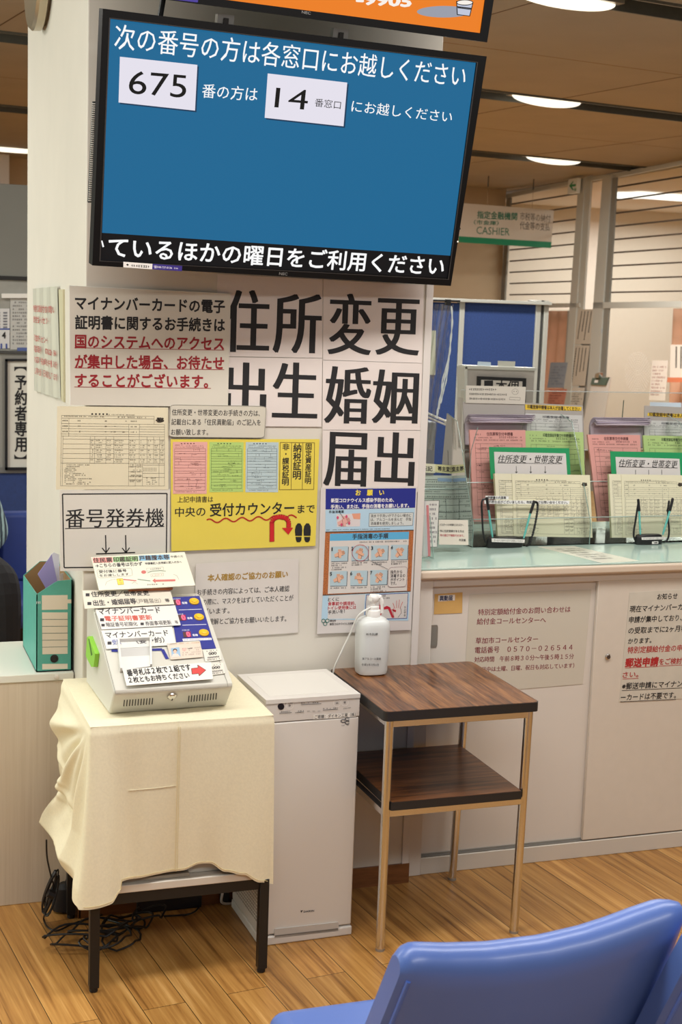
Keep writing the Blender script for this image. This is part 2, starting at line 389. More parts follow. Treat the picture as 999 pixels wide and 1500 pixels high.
mb.rect(LW, (25, 509), (44, 514), M((80, 96, 150)), .006)
tag(mb.build('notice_sheet'), 'grey printed sheet on the board beside the calendar', 'notice')
# framed sign
root = thing('framed_sign', LW.W(LW.uv((25, 686)), .0), 'black-framed vertical sign on the grey screen at the left', 'sign')
q = [(7.5, 527), (60, 527), (60, 686), (8.5, 686)]
mb = MB(); mb.slab(LW, q, M((214, 210, 198), .4), .0, .012); mb.slab(LW, [(3, 521), (64, 521), (64, 691), (4, 691)], M((150, 148, 142), .35, .4), 0, .006)
mb.vtxt(LW, '予約者専用', (30, 549), (30, 662), 17, INK, .017, lift=.0135)
for yy, sg in ((537, 1), (672, -1)): mb.poly(LW, [(20.5, yy), (38.5, yy), (38.5, yy+7*sg)]+[(29.5+8*math.cos(t), yy+sg*(6.5-4.2*math.sin(t))) for t in np.linspace(.2, math.pi-.2, 8)]+[(20.5, yy+7*sg)], INK, .0135)
mb.build('sign_board', root)
mb = MB(); 
for a, b in (((7, 525.5), (61, 529)), ((7, 684), (61, 688))): mb.slab(LW, [(a[0], a[1]), (b[0], a[1]), (b[0], b[1]), (a[0], b[1])], BLACK, 0, .022)
for a, b in (((7, 526), (10.5, 688)), ((58, 526), (61, 688))): mb.slab(LW, [(a[0], a[1]), (b[0], a[1]), (b[0], b[1]), (a[0], b[1])], BLACK, 0, .022)
mb.build('frame', root)
# white box on the far wall, seen above the screen
mb = MB(); p = at((-10, 268), 'y', _g[1]-.3); q2 = at((14, 226), 'y', _g[1]-.3)
mb.box((p[0]-1.2, _g[1]-.3, p[2]-.8), (q2[0], _g[1]-.01, q2[2]), M((232, 230, 226), .5)); tag(mb.build('wall_unit', bevel=.01), 'pale box unit high on the back wall above the grey screen', 'box')

# ---- right: office partition of aluminium and glass
PD_ = np.array([.077, 1, 0])
GP = Plane((6.4, 9.0, 0), -PD_, (0, 0, 1))
alu = M((196, 196, 186), .4, .15); alud = M((140, 138, 128), .4, .15)
def bar(mb, q, mat, w0=-.02, w1=.0): mb.slab(GP, q, mat, w0, w1)
mb = MB()
bar(mb, [(735, 286), (846, 262.5), (846, 268), (735, 292)], alu); bar(mb, [(846, 262.5), (895, 254), (895, 260), (846, 268)], alu)
bar(mb, [(885, 258), (1060, 222), (1060, 230), (885, 263)], alu)
bar(mb, [(742, 285), (748, 284), (738, 452), (732, 452)], alud); 
bar(mb, [(857, 259), (866, 257), (845, 600), (829, 600)], alu); bar(mb, [(849, 262), (858, 260), (833, 640), (822, 640)], alu, -.02, .01)
bar(mb, [(884, 258), (897, 256), (872, 640), (856, 640)], alu, -.02, .01)
bar(mb, [(897, 257), (903, 256), (880, 640), (873, 640)], alud)
bar(mb, [(735, 445), (850, 444), (850, 450), (735, 452)], alu, -.025, .01); bar(mb, [(870, 443), (1060, 440), (1060, 449), (870, 452)], alu, -.025, .01)
bar(mb, [(829, 455), (874, 455), (858, 840), (806, 840)], M((158, 152, 142), .5), -.05, -.02)
bar(mb, [(700, 770), (1080, 770), (1080, 1060), (700, 1060)], M((200, 192, 180), .6), -.06, -.01)
struct(mb.build('wall_right', smooth=False))
glass = clear_mat((248, 249, 247), .0, .03, 1.04)
def window(n, q, lv):
    r_ = MB(); r_.slab(GP, q, glass, -.05, -.044); 
    for a, b, wd in lv: r_.slab(GP, [(a[0], a[1]-wd/2), (b[0], b[1]-wd/2), (b[0], b[1]+wd/2), (a[0], a[1]+wd/2)], M((74, 64, 54), .6), -.043, -.03)
    return struct(r_.build('window_%d' % n, smooth=False))
z = Z(740, 230, .25926)
lv = [(z(20, 265), z(392, 205), 2.0), (z(20, 335), z(440, 270), 2)]
for k in range(7): lv.append((z(10, 398+k*63.3), z(430-k*6, 345+k*71), 2.0))
window(1, [(741, 288), (850, 264), (838, 450), (734, 450)], lv)
lv = [(z(585, 173+k*73.5), z(1100, 90+k*83), 2.2) for k in range(1)]
for k in range(9): lv.append((z(585-k*7.2, 173+k*74), z(1300, 58+k*86.6), 2.3))
window(2, [(899, 260), (1060, 228), (1060, 445), (877, 447)], lv)
window(3, [(880, 450), (1060, 447), (1060, 772), (860, 772)], [])
window(4, [(800, 452), (832, 452), (815, 772), (780, 772)], [])
# room behind the glass
def gpb(a, b, z0, z1): return a, b
mb = MB(); wr = M((232, 226, 214), .7, noise=.008)
def gbox(mb, u0, u1, w0, w1, z0, z1, mat): mb.box((u0, w0, z0), (u1, w1, z1), mat, fr=lambda v: GP.O + GP.U*v[0] + GP.N*v[1] + np.array([0, 0, v[2]]))
gbox(mb, -3.4, 6, -6.1, -6.0, 0, CEIL, wr); struct(mb.build('wall_side'))
mb = MB(); gbox(mb, -3.5, -3.4, -6, -.1, 0, CEIL, wr); struct(mb.build('wall_end'))
mb = MB(); GZ = CEIL-.06; gbox(mb, -3.4, 6, -6, -.1, GZ, CEIL-.002, M((236, 230, 220), .8)); struct(mb.build('ceiling_glass_room'))
gl = M((255, 250, 240), emit=1.9)
mb = MB(); c = at((917, 285), 'z', GZ-.01)
mb.lathe(c-np.array([0, 0, .03]), [(.0, .0), (.2, .0), (.24, .015), (.24, .03)], gl, 24); tag(mb.build('ceiling_lamp'), 'round lit ceiling lamp seen through the louvred glass', 'lamp')
mb = MB(); a = at((930, 289), 'z', GZ-.06); b = at((1040, 297), 'z', GZ-.06); d = (b-a)/np.linalg.norm(b-a); n_ = np.cross(d, (0, 0, 1))
mb.prism([a-n_*.08, a+n_*.08, b+n_*.08, b-n_*.08], (0, 0, .05), gl); tag(mb.build('strip_lamp'), 'long white strip light on the ceiling behind the right-hand louvres', 'lamp')
# EXIT sign
mb = MB(); z = Z(740, 230, .25926)
q = [z(393, 130), z(445, 120), z(438, 205), z(387, 212)]
mb.slab(GP, q, M((236, 240, 236), .4), .03, .07); grn = M((20, 140, 84), .5)
ax = [z(398, 165), z(418, 140), z(424, 140), z(413, 158), z(436, 154), z(436, 166), z(413, 170), z(424, 188), z(418, 190)]
mb.poly(GP, ax, grn, .071); mb.rect(GP, z(428, 180), z(432, 194), grn, .071); mb.rect(GP, z(434, 178), z(438, 192), grn, .071)
tag(mb.build('exit_sign'), 'small white sign with green left arrow below the ceiling', 'sign')
# curtains
def curtain(q, label, w0, waves):
    GC = Plane(GP.O+GP.N*w0, GP.U, GP.V); Q = Quad(GC, q); b = MB()
    b.grid(lambda u, v: Q.W(Q.uv((u*1000, v*1000)), -.04+.04*math.sin(u*waves*2*math.pi+.5*math.sin(v*3))*(.45+.55*v)), 70, 10, M((240, 186, 158), .85, noise=.03, nscale=8))
    return tag(b.build('curtain', solid=.006), label, 'curtain')
curtain([(790, 455), (842, 455), (832, 700), (765, 700)], 'orange curtain between the blue screen and the aluminium post', -.3, 4)
curtain([(981, 452), (1060, 450), (1060, 700), (974, 700)], 'orange curtain at the right picture edge behind glass', -.3, 5)
# papers in and around the glass
def sheet(pl, q, col, name, label, cat='notice', w=.0, th=.002, draw=None, group=None, rough=.6):
    b = MB(); b.slab(pl, q, M(col, rough), w, w+th)
    if draw: draw(b, w+th)
    return tag(b.build(name, smooth=False), label, cat, group)
def vlines(q, cols, ink, rows=1, seed=0, x0=.12, x1=.9, y0=.06, y1=.94):
    def dr(b, wv):
        Q = Quad(GP, q)
        for i in range(cols):
            x = 1000*(x1-(x1-x0)*(i+.5)/cols); n = 14; R = random.Random(seed*31+i); e = y1-.35*R.random()*(y1-y0)
            for k in range(n):
                y = 1000*(y0+(e-y0)*k/n); b.rect(Q, (x-26, y), (x+26, y+1000*(e-y0)/n*.72), ink, wv+.001)
    return dr
q = [(848, 453), (872, 453), (865, 504), (840, 504)]
sheet(GP, q, (196, 186, 168), 'notice_strip', 'upper vertical printed notice on the grey post between the windows', w=.0, draw=vlines(q, 4, INK))
q = [(840, 506), (864, 506), (857, 565), (832, 565)]
sheet(GP, q, (196, 186, 168), 'notice_strip', 'middle vertical printed notice on the grey post between the windows', w=.0, draw=vlines(q, 4, INK, seed=4))
q = [(838, 568), (857, 568), (853, 600), (833, 600)]
def hl(n, col=INK, lift=.001, x0=80, x1=920, y0=120, y1=900):
    def mk(q):
        def dr(b, wv):
            Q = Quad(GP, q)
            for k in range(n):
                y = y0+(y1-y0)*(k+.5)/n; b.greek(Q, (x0, y), (x1-160*((k*7) % 3), y), (y1-y0)/n*.55, col, n=12, seed=k, lift=wv+lift)
        return dr
    return mk
sheet(GP, q, (206, 198, 182), 'notice_sheet', 'small printed notice lowest on the grey post between the windows', w=.0, draw=hl(7)(q))
q = [(957, 528), (980.5, 528), (976, 587), (952.5, 586)]
sheet(GP, q, (222, 212, 198), 'notice_sheet', 'white A4 notice with red heading on the glass', w=.01, draw=hl(9, M((150, 70, 60)))(q))
q = [(984, 505), (1030, 505), (1030, 553), (983, 553)]
sheet(GP, q, (220, 210, 196), 'notice_sheet', 'white notice of vertical writing over the right orange curtain', w=.01, draw=vlines(q, 5, INK, seed=9))
q = [(980, 553), (1040, 553), (1040, 560), (979, 560)]
sheet(GP, q, (206, 120, 84), 'notice_strip', 'orange band under the vertical notice at the right edge', w=.012)
q = [(808, 531), (833, 531), (827, 568), (803, 568)]
sheet(GP, q, (140, 150, 160), 'notice_sheet', 'blue-grey sheet on the glass before the left curtain', w=.01, draw=hl(7, M((110, 118, 130)))(q))
q = [(806, 570), (832, 570), (826, 600), (802, 600)]
sheet(GP, q, (200, 130, 108), 'notice_sheet', 'salmon printed sheet under the blue-grey one', w=.01, draw=hl(6, M((140, 70, 60)))(q))
q = [(954, 589), (1000, 590), (1000, 600), (953, 600)]
sheet(GP, q, (176, 196, 214), 'card', 'pale blue card along the foot of the right window', 'card', w=.01)
for k, (y0, y1) in enumerate(((482, 497), (498, 520), (521, 535), (536, 556))):
    q = [(879-k*1.5, y0), (882.5-k*1.5, y0), (881-k*1.5, y1), (877-k*1.5, y1)]
    sheet(GP, q, ((120, 160, 200), (214, 216, 214), (170, 190, 210), (206, 206, 206))[k], 'sticker', 'narrow %s sticker %s on the right window post' % (('blue', 'white', 'pale blue', 'grey')[k], ('uppermost', 'second down', 'third down', 'lowest')[k]), 'sticker', w=.005)
# perforated speaking holes in the pane
mb = MB(); hw = M((246, 244, 238), .5)
for ri, rad in enumerate(np.linspace(.12, 1, 9)):
    n = 8+ri*4
    for k in range(n):
        t = 2*math.pi*(k+.5*(ri % 2))/n; mb.ell(GP, (934+18*rad*math.cos(t), 546-30*rad*math.sin(t)), .55, .6, hw, .0, 6)
o = mb.build('speaking_holes', smooth=False); tag(o, 'oval of small round speaking holes in the right glass pane', 'holes'); o['kind'] = 'stuff'
# clipboard and its hanging papers
root = thing('clipboard', GP.W(GP.uv((890, 640)), .1), 'clipboard with dark green top standing against the right window', 'clipboard')
mb = MB(); mb.slab(GP, [(884, 553), (910, 553), (893, 660), (860, 660)], M((214, 208, 198), .5), .1, .11); mb.build('papers', root)
mb = MB(); mb.slab(GP, [(885, 554), (909, 553), (904, 565), (882, 564)], M((86, 104, 92), .5), .11, .125); mb.slab(GP, [(889, 557), (894, 557), (893, 561), (888, 561)], WHITE, .125, .127); mb.build('board_top', root)
mb = MB(); mb.slab(GP, [(893, 548), (899, 546), (898, 554), (892, 554)], CHROME, .11, .15); mb.build('clip', root, bevel=.002)

# ---- hanging CASHIER sign
SY = at((780, 262), 'z', CEIL)[1]; SG = Plane((2.2, SY, 0), (1, 0, 0), (0, 0, 1)); z = Z(600, 240, .3994)
z2 = Z(600, 240, .39940)
root = thing('hanging_sign', SG.W(SG.uv((745, 362)), 0), 'white hanging sign with green band reading CASHIER', 'sign')
mb = MB(); acr = M((206, 196, 180), .25, coat=.3)
TLs, TRs, BRs, BLs = (672, 297), (811.5, 308), (807, 363.5), (672, 355)
mb.slab(SG, [TLs, TRs, BRs, BLs], acr, -.012, 0)
gm = M((24, 128, 88), .4); gt = M((40, 110, 84), .5); gy = M((96, 88, 80), .5)
mb.poly(SG, [(672, 346), (808, 354.5), (807, 363.5), (672, 355)], gm, .0008)
mb.txt(SG, '指定金融機関', z2(248, 187), z2(394, 194), 10.5, gt, .015); mb.txt(SG, '（市金庫）', z2(236, 214), z2(326, 218), 6.2, gt, .01)
mb.txt(SG, 'CASHIER', z2(245, 243), z2(367, 250), 11, gt, 0, exact=True)
mb.txt(SG, '市税等の納付', z2(405, 192), z2(517, 202), 11, gy, 0); mb.txt(SG, '代金等の支払', z2(404, 226), z2(514, 233), 11, gy, .005)
mb.build('sign_panel', root, smooth=False)
for px, top in ((714, 255), (780, 260)):
    mb = MB(); a = SG.W(SG.uv((px, 300 if px < 750 else 305)), -.006); mb.tube([a, (a[0], a[1], CEIL-.0)], .0016, M((150, 134, 110), .4, .3), 6)
    b = (a[0], a[1], CEIL-.11); mb.tube([b, (b[0], b[1], CEIL)], .006, M((60, 56, 50), .4), 6)
    mb.build('suspension_wire', root)

# ---- blue cubicle screens behind the counter
BP = Plane((2.8, 3.2, 0), (1, 0, 0), (0, 0, 1)); blue = M((48, 72, 128), .9, noise=.06, nscale=120)
root = thing('office_screen', (2.6, 3.2, 0), 'tall blue fabric office screen with grey rails behind the counter', 'screen')
zb = .0; f_ = lambda px: BP.uv(px)
def vb(mb, x0, x1, y0, mat, w0, w1):        # vertical bar px columns x0..x1 at height line y0, down to the floor
    a = f_((x0, y0)); b = f_((x1, y0)); mb.box((2.8+a[0], 3.2-w1, zb), (2.8+b[0], 3.2-w0, a[1]), mat)
mb = MB(); vb(mb, 596, 674, 441, blue, -.03, 0); mb.build('fabric_panel', root, bevel=.003)
mb = MB(); vb(mb, 680, 786, 441, blue, -.03, 0); mb.build('fabric_panel', root, bevel=.003)
mb = MB(); vb(mb, 673.5, 680.5, 440, alu, -.035, .01); mb.build('post', root, bevel=.002)
mb = MB(); vb(mb, 785, 792, 440, alu, -.06, .012); vb(mb, 793, 797, 440, M((70, 70, 68), .5), -.06, .0); vb(mb, 797, 803.5, 440, alu, -.2, .012); mb.build('corner_post', root, bevel=.002)
mb = MB(); a = f_((590, 438)); b = f_((803, 438.5)); mb.box((2.8+a[0], 3.15, f_((700, 443.5))[1]), (2.8+b[0], 3.25, f_((700, 438.5))[1]), alu); mb.build('top_rail', root, bevel=.003)
sheet(BP, [(630, 484), (637, 484), (636, 549), (627, 549)], (180, 182, 160), 'notice_strip', 'tall pale strip of paper pinned on the blue screen by the pillar', w=.012)
q = [(671.5, 548), (679.5, 548), (678.5, 566), (670.5, 566)]
sheet(BP, q, (196, 192, 182), 'label_card', 'upper small label card on the post of the blue screen', 'card', w=.014, draw=hl(3)(q) if 0 else None)
sheet(BP, [(669.5, 568), (678, 568), (676, 596), (667.5, 596)], (190, 186, 178), 'label_card', 'lower small label card on the post of the blue screen', 'card', w=.014)

# ---- light grey notice stand behind the forms
NP = Plane((2.1, 1.9, 0), (1, 0, 0), (0, 0, 1)); lg = M((176, 170, 162), .5, noise=.02)
root = thing('notice_stand', NP.W((0.1, 0), 0), 'light grey upright stand with black-framed sign behind the form racks', 'stand')
mb = MB(); a = NP.uv((681, 537)); b = NP.uv((784, 541)); mb.box((2.1+a[0], 1.9, 0), (2.1+b[0], 1.96, a[1]), lg); mb.build('panel', root, bevel=.004)
mb = MB(); mb.slab(NP, [(680, 535), (785, 539), (785, 543), (680, 540)], alu, -.07, .012); mb.slab(NP, [(679, 537), (683, 537), (683, 800), (678, 800)], alu, -.07, .012); mb.build('rail', root)
mb = MB(); fr_ = [(698.5, 551), (769, 554), (767.5, 612), (696.5, 610)]
mb.slab(NP, fr_, BLACK, .0, .014); mb.slab(NP, [(703, 556), (763, 558.5), (762, 600), (701, 600)], M((196, 190, 180), .5), .012, .0155)
mb.rect(NP, (707, 557), (720, 568), INK, .016); mb.txt(NP, '本個', (724, 566), (757, 567), 17, INK, .012, lift=.016); mb.build('framed_sign', root, smooth=False)
sheet(NP, [(704, 530), (723, 531), (723, 538), (703, 537)], (176, 192, 206), 'card', 'pale blue card standing on the grey stand', 'card', w=-.03)
sheet(NP, [(733.5, 529), (759, 530), (758, 540), (733, 539)], (178, 178, 168), 'card', 'grey-white ticket card standing on the grey stand', 'card', w=-.03)
# ================================================================== SCREENS
def tvplane():
    c = np.array([.5, -.229, 2.128]); a, t = .109, .195
    U = np.array([math.cos(a), math.sin(a), 0]); N = np.array([math.sin(a), -math.cos(a), 0])
    V = np.array([0, 0, 1])*math.cos(t)+N*math.sin(t); return Plane(c, U, V)
TV = tvplane()
bez = M((10, 10, 11), .42, spec=.25); casing = M((120, 118, 112), .5); sil = M((176, 172, 166), .3, .7)
WTX = M((255, 255, 255), emit=.95)
def tv(name, label, q, qi, draw, vent=False):
    c = TV.W(TV.uv(((q[2][0]+q[3][0])/2, (q[2][1]+q[3][1])/2)), -.05)
    root = thing(name, c, label, 'television')
    uo = [TV.uv(p) for p in q]; ui = [TV.uv(p) for p in qi]
    b = MB(); cen = sum(uo)/4
    for i in range(4):
        j = (i+1) % 4
        b.prism([TV.W(uo[i], -.03), TV.W(uo[j], -.03), TV.W(ui[j], -.03), TV.W(ui[i], -.03)], TV.N*.034, bez)
    for i in range(4):                       # thin grey inner lip
        j = (i+1) % 4; k = lambda x: x+(x-sum(ui)/4)*.006
        b.prism([TV.W(k(ui[i]), .0), TV.W(k(ui[j]), .0), TV.W(ui[j], .0), TV.W(ui[i], .0)], TV.N*.0046, M((52, 50, 50), .3))
    b.build('bezel', root, bevel=.0015)
    b = MB(); sh = lambda x, k: cen+(x-cen)*k
    b.slab(TV, [sh(x, .985) for x in uo], casing, -.06, -.03, uvs=True); b.slab(TV, [sh(x, .9) for x in uo], casing, -.1, -.07, uvs=True)
    b.build('back_casing', root, bevel=.004)
    b = MB(); draw(b, ui); b.build('screen', root, smooth=False)
    return root
z = Z(0, 0, .5005)
def scr(b, ui):
    b.slab(TV, ui, M((12, 12, 14), .3), -.012, -.001, uvs=True)
    q = [(161, 27.5), (697, 92), (659.5, 374.5), (149.5, 341)]
    Q = Quad(TV, q); teal = [M((34+int(0*k), 104+2*k, 148+3*k), emit=.9) for k in range(1)]
    tm = bpy.data.materials.new('screen_teal'); tm.use_nodes = True; nt = tm.node_tree; p = nt.nodes['Principled BSDF']
    p.inputs['Base Color'].default_value = (.004, .004, .004, 1); p.inputs['Roughness'].default_value = .25; p.inputs['Specular IOR Level'].default_value = .2
    p.inputs['Emission Color'].default_value = rgb((31, 107, 152)); p.inputs['Emission Strength'].default_value = .92
    b.poly(TV, q, tm, .0002)
    sh = M((20, 62, 96), emit=.8); card = M((236, 232, 244), emit=.92); ik = M((10, 10, 14), emit=.1)
    def shift(qq, dx, dy): return [(x+dx, y+dy) for x, y in qq]
    q1 = [(175.5, 83), (289, 95), (285.5, 162), (173.5, 150)]; q2 = [(392, 107.5), (508.5, 121), (503, 185), (387.5, 172.5)]
    for qq in (q1, q2): b.poly(TV, shift(qq, 2.2, 2.4), sh, .0005); b.poly(TV, qq, card, .0008)
    b.txt(TV, '次の番号の方は各窓口にお越しください', (168, 54), (682, 113), 33, WTX, .003, lift=.001)
    b.txt(TV, '675', (189, 120), (273, 127), 34, ik, .0, lift=.0012, exact=True)
    b.txt(TV, '14', (403, 142.5), (451, 146.5), 29, ik, .0, lift=.0012, exact=True)
    b.txt(TV, '番窓口', (461, 150), (499, 154.5), 11.5, ik, .0, lift=.0012)
    b.txt(TV, '番の方は', (296, 133), (377, 139), 19.5, WTX, .003, lift=.001)
    b.txt(TV, 'にお越しください', (515, 155.5), (662, 172), 16.5, WTX, .002, lift=.001)
    b.poly(TV, [(149.5, 341), (659.5, 374.5), (655, 407), (147, 381)], M((10, 10, 16), emit=.6), .0003)
    b.txt(TV, 'ているほかの曜日をご利用ください', (159, 362), (650, 391), 27, WTX, .012, lift=.001)
    b.poly(TV, [(147.8, 352), (150, 352.5), (152.5, 361.5), (150, 362)], WTX, .001)
root = tv('television', 'large dark-bezelled monitor with teal queue-number display on the pillar', [(150, 12.5), (712, 82.5), (659.5, 418.5), (134.5, 388.5)],
          [(161, 27), (697.5, 91.5), (655, 408.5), (146.5, 381.5)], scr)
b = MB(); b.slab(TV, [(180, 383), (222.5, 386), (222, 394), (180, 391)], WHITE, .004, .0048)
b.poly(TV, [(184, 387), (186, 385.6), (188, 387.4), (186, 389)], INK, .005); b.greek(TV, (191, 388.3), (219, 390.3), 3.6, INK, n=8, seed=3, lift=.005, dense=1)
b.build('white_sticker', root, smooth=False)
b = MB(); b.slab(TV, [(222.7, 386), (266, 389), (265.6, 396.8), (222.3, 394)], M((58, 48, 132), .4), .004, .0048); vw = M((226, 224, 240), .5)
b.txt(TV, '☎048-737-8136', (224.5, 390.2), (251, 392), 4.2, vw, .01, lift=.005, exact=True); b.greek(TV, (254, 392.3), (262, 393), 2.6, vw, n=4, lift=.005)
b.build('purple_sticker', root, smooth=False)
b = MB(); b.txt(TV, 'NEC', (408, 400.3), (420, 401), 4, M((120, 118, 116), .4), .01, lift=.0048, exact=True); b.build('maker_mark', root, smooth=False)
b = MB(); b.ell(TV, (669.3, 353.5), 1.1, 1.3, M((255, 240, 220), emit=1.2), .005, 10); b.build('indicator_light', root, smooth=False); b = MB(); b.ell(TV, (672, 334.5), 1.6, 1.8, M((40, 40, 42), .2), .0046, 10); b.build('remote_sensor', root, smooth=False)
# ribbed vent grille down the left flank
b = MB(); gp = Plane(TV.W(TV.uv((135, 200)), -.06), TV.U, TV.V)
for k in range(46):
    y = 151+k*3.15; x = 139.6-(y-151)*.0405
    b.slab(gp, [(x-4.2, y), (x+2, y+.4), (x+2, y+1.9), (x-4.2, y+1.5)], M((206, 202, 194), .4), -.002, .004)
b.slab(gp, [(136.5, 149), (142, 149), (135, 297), (129.5, 297)], M((40, 40, 38), .5), -.01, -.002)
b.build('vent_grille', root, smooth=False)
# upper screen
def off(px): return px
s2 = Z(480, 0, .26026)
hi = TV.uv((712, 82.5))-TV.uv((134.5, 388.5))
vdir = TV.uv((150, 12.5))-TV.uv((134.5, 388.5))
BRo, BLo = np.array(TV.uv((712.5, 62))), np.array(TV.uv((142, -14)))
TRo, TLo = BRo+(TV.uv((712, 82.5))-TV.uv((659.5, 418.5))), BLo+vdir
orange = M((240, 128, 26), emit=.95)
c0 = TV.W((BRo+BLo)/2, -.05)
root2 = thing('television', c0, 'upper monitor with orange display, mostly above the top picture edge', 'television')
iq = [TLo+np.array([.02, -.025]), TRo+np.array([-.03, -.025]), TV.uv(s2(856, 186)), TV.uv((165, -22))]
iq[1][0] = iq[2][0]+.035*0+(.0)
b = MB(); uo = [TLo, TRo, BRo, BLo]
for i in range(4):
    j = (i+1) % 4; b.prism([TV.W(uo[i], -.03), TV.W(uo[j], -.03), TV.W(iq[j], -.03), TV.W(iq[i], -.03)], TV.N*.034, bez)
b.build('bezel', root2, bevel=.0015)
cen = sum(uo)/4
b = MB(); b.slab(TV, [cen+(x-cen)*.985 for x in uo], casing, -.06, -.03, uvs=True); b.slab(TV, [cen+(x-cen)*.9 for x in uo], casing, -.1, -.065, uvs=True); b.build('back_casing', root2, bevel=.004)
b = MB(); b.slab(TV, iq, orange, -.012, .0, uvs=True)
wt = M((252, 244, 236), emit=.95); dk = M((22, 20, 22), emit=.1); gs = M((168, 172, 186), emit=.8); bl = M((200, 206, 226), emit=.9)
b.txt(TV, '-9905', s2(165, -6), s2(468, 10), 15, wt, .03, lift=.0006, exact=True)
b.ell(TV, s2(655, 66), 40, 8.5, gs, .0006, 28)
b.poly(TV, [s2(722, 5), s2(818, 18), s2(800, 92), s2(726, 84)], dk, .0010); b.poly(TV, [s2(727, 12), s2(812, 24), s2(796, 88), s2(731, 80)], bl, .0012)
b.ell(TV, s2(770, 14), 12.6, 4.4, dk, .0014); b.ell(TV, s2(770, 14), 11.3, 3.2, wt, .0016)
b.line(TV, s2(728, 38), s2(808, 48), 1.6, dk, .0015); b.line(TV, s2(730, 44), s2(806, 54), .9, dk, .0015)
b.build('screen', root2, smooth=False)
b = MB(); b.txt(TV, 'NEC', (441, 17.5), (454, 19.3), 4, M((120, 118, 116), .4), .01, lift=.0048, exact=True); b.build('maker_mark', root2, smooth=False)
b = MB(); b.slab(TV, [(250, -6), (289, 0), (289, 3.5), (250, -1)], M((58, 48, 132), .4), .004, .0046); b.build('purple_sticker', root2, smooth=False)
# mount between the screens and the pillar
root = thing('wall_mount', (.5, -.03, 1.9), 'grey steel mount with brackets carrying the two monitors on the pillar', 'mount')
mt = M((122, 118, 112), .4, .5)
b = MB(); b.box((.08, -.035, 1.95), (.92, -.0, 2.34), mt); b.build('back_plate', root, bevel=.003)
for px in ((341, 30), (511, 51)):
    b = MB(); a = TV.uv(px); 
    b.slab(TV, [a+np.array([-.022, -.06]), a+np.array([.022, -.06]), a+np.array([.022, .012]), a+np.array([-.022, .012])], sil, -.07, -.05, uvs=True)
    b.slab(TV, [a+np.array([-.006, -.05]), a+np.array([.006, -.05]), a+np.array([.006, .004]), a+np.array([-.006, .004])], M((70, 66, 62), .4), -.05, -.044, uvs=True)
    p = TV.W(a, -.06); b.box((p[0]-.012, p[1], p[2]-.03), (p[0]+.012, -.001, p[2]-.005), mt); b.build('bracket', root, bevel=.002)
b = MB(); p = TV.W(TV.uv((247, 30)), -.07); q_ = TV.W(TV.uv((254, -10)), -.07)
b.tube([(p[0]-.004, p[1]+.02, p[2]-.05), p, q_, q_+np.array([.01, .05, .2])], .007, BLACK); tag(b.build('cable'), 'black cable between the upper and lower monitor', 'cable')

# clock on the pillar's left face
root = thing('wall_clock', (-.05, .82, 2.74), 'round wall clock with steel rim on the side of the pillar', 'clock')
cy, cz, R_ = .82, 2.77, .2
b = MB(); b.lathe((0, cy, cz), [(R_-.02, -.001), (R_-.012, .006), (R_, .012), (R_+.002, .036), (R_-.006, .045), (R_-.02, .047)], M((188, 178, 156), .28, .75), 56, axis=(-1, 0, 0)); b.build('case', root)
b = MB(); b.lathe((-.03, cy, cz), [(R_-.018, 0), (R_-.018, .012)], M((206, 212, 206), .5), 56, axis=(-1, 0, 0))
CP = Plane((-.0425, cy, cz), (0, -1, 0), (0, 0, 1)); Qc = Quad(CP, [(-.18, .18), (.18, .18), (.18, -.18), (-.18, -.18)], raw=True)
for k in range(12):
    t = math.radians(90-30*k); b.txt(Qc, str(12 if k == 0 else k), (500+385*math.cos(t)-34, 500-385*math.sin(t)), (500+385*math.cos(t)+34, 500-385*math.sin(t)), 80, INK, .01, lift=.001, exact=True)
b.build('dial', root, smooth=False)
for nm, ang, L, wd in (('hour_hand', 60, .1, .012), ('minute_hand', 210, .16, .008)):
    b = MB(); t = math.radians(ang); d = np.array([math.cos(t), math.sin(t)]); n = np.array([-d[1], d[0]])*wd/2
    b.slab(CP, [-d*.02-n, d*L-n*.5, d*L+n*.5, -d*.02+n], BLACK, .003, .005, uvs=True); b.build(nm, root)

# ================================================================== NOTICES ON THE PILLAR
def poster(name, label, q, layer, col, draw, pl=WALL, cat='notice', rough=.42, group=None, th=.0007, coat=.0, vb=None):
    b = MB(vb); w0 = .0012+layer*.0014; b.slab(pl, q, M(col, rough, noise=.01, nscale=9, coat=coat), w0, w0+th)
    draw(b, w0+th); return tag(b.build(name, smooth=False), label, cat, group)
SH = (222, 212, 206)
z = Z(320, 380, .34034)
def big(chars, seg):
    def dr(b, w):
        for ch, (x0, x1, y0, y1) in zip(chars, seg):
            yc = (y0+y1)/2; k = (x1-x0)*.0
            b.txt(WALL, ch, z(x0, yc-3), z(x1, yc+3), (y1-y0)*.34034, INK, .017, lift=w+.0004, exact=True)
    return dr
poster('heading_sheet', 'pale sheet of two big characters 住所 directly under the monitor, left', [z(-6, 62), z(447, 86), z(446, 424), z(-6, 416)], 0, SH, big('住所', [(28, 215, 132, 400), (240, 438, 148, 404)]), vb=.0)
poster('heading_sheet', 'pale sheet of two big characters 変更 directly under the monitor, right', [z(450, 86), z(882, 112), z(876, 446), z(449, 432)], 0.1, SH, big('変更', [(476, 655, 148, 410), (682, 862, 170, 412)]), vb=.0)
poster('heading_sheet', 'pale sheet of two big characters 出生, its left character partly covered', [z(-20, 420), z(445, 426), z(442, 720), z(-10, 716)], 1, SH, big('出生', [(30, 200, 444, 690), (236, 422, 444, 682)]), vb=.0)
poster('heading_sheet', 'pale sheet of two big characters 婚姻 in the right-hand column', [z(448, 434), z(876, 448), z(868, 734), z(446, 733)], 1.1, SH, big('婚姻', [(460, 650, 462, 706), (666, 854, 476, 706)]), vb=.0)
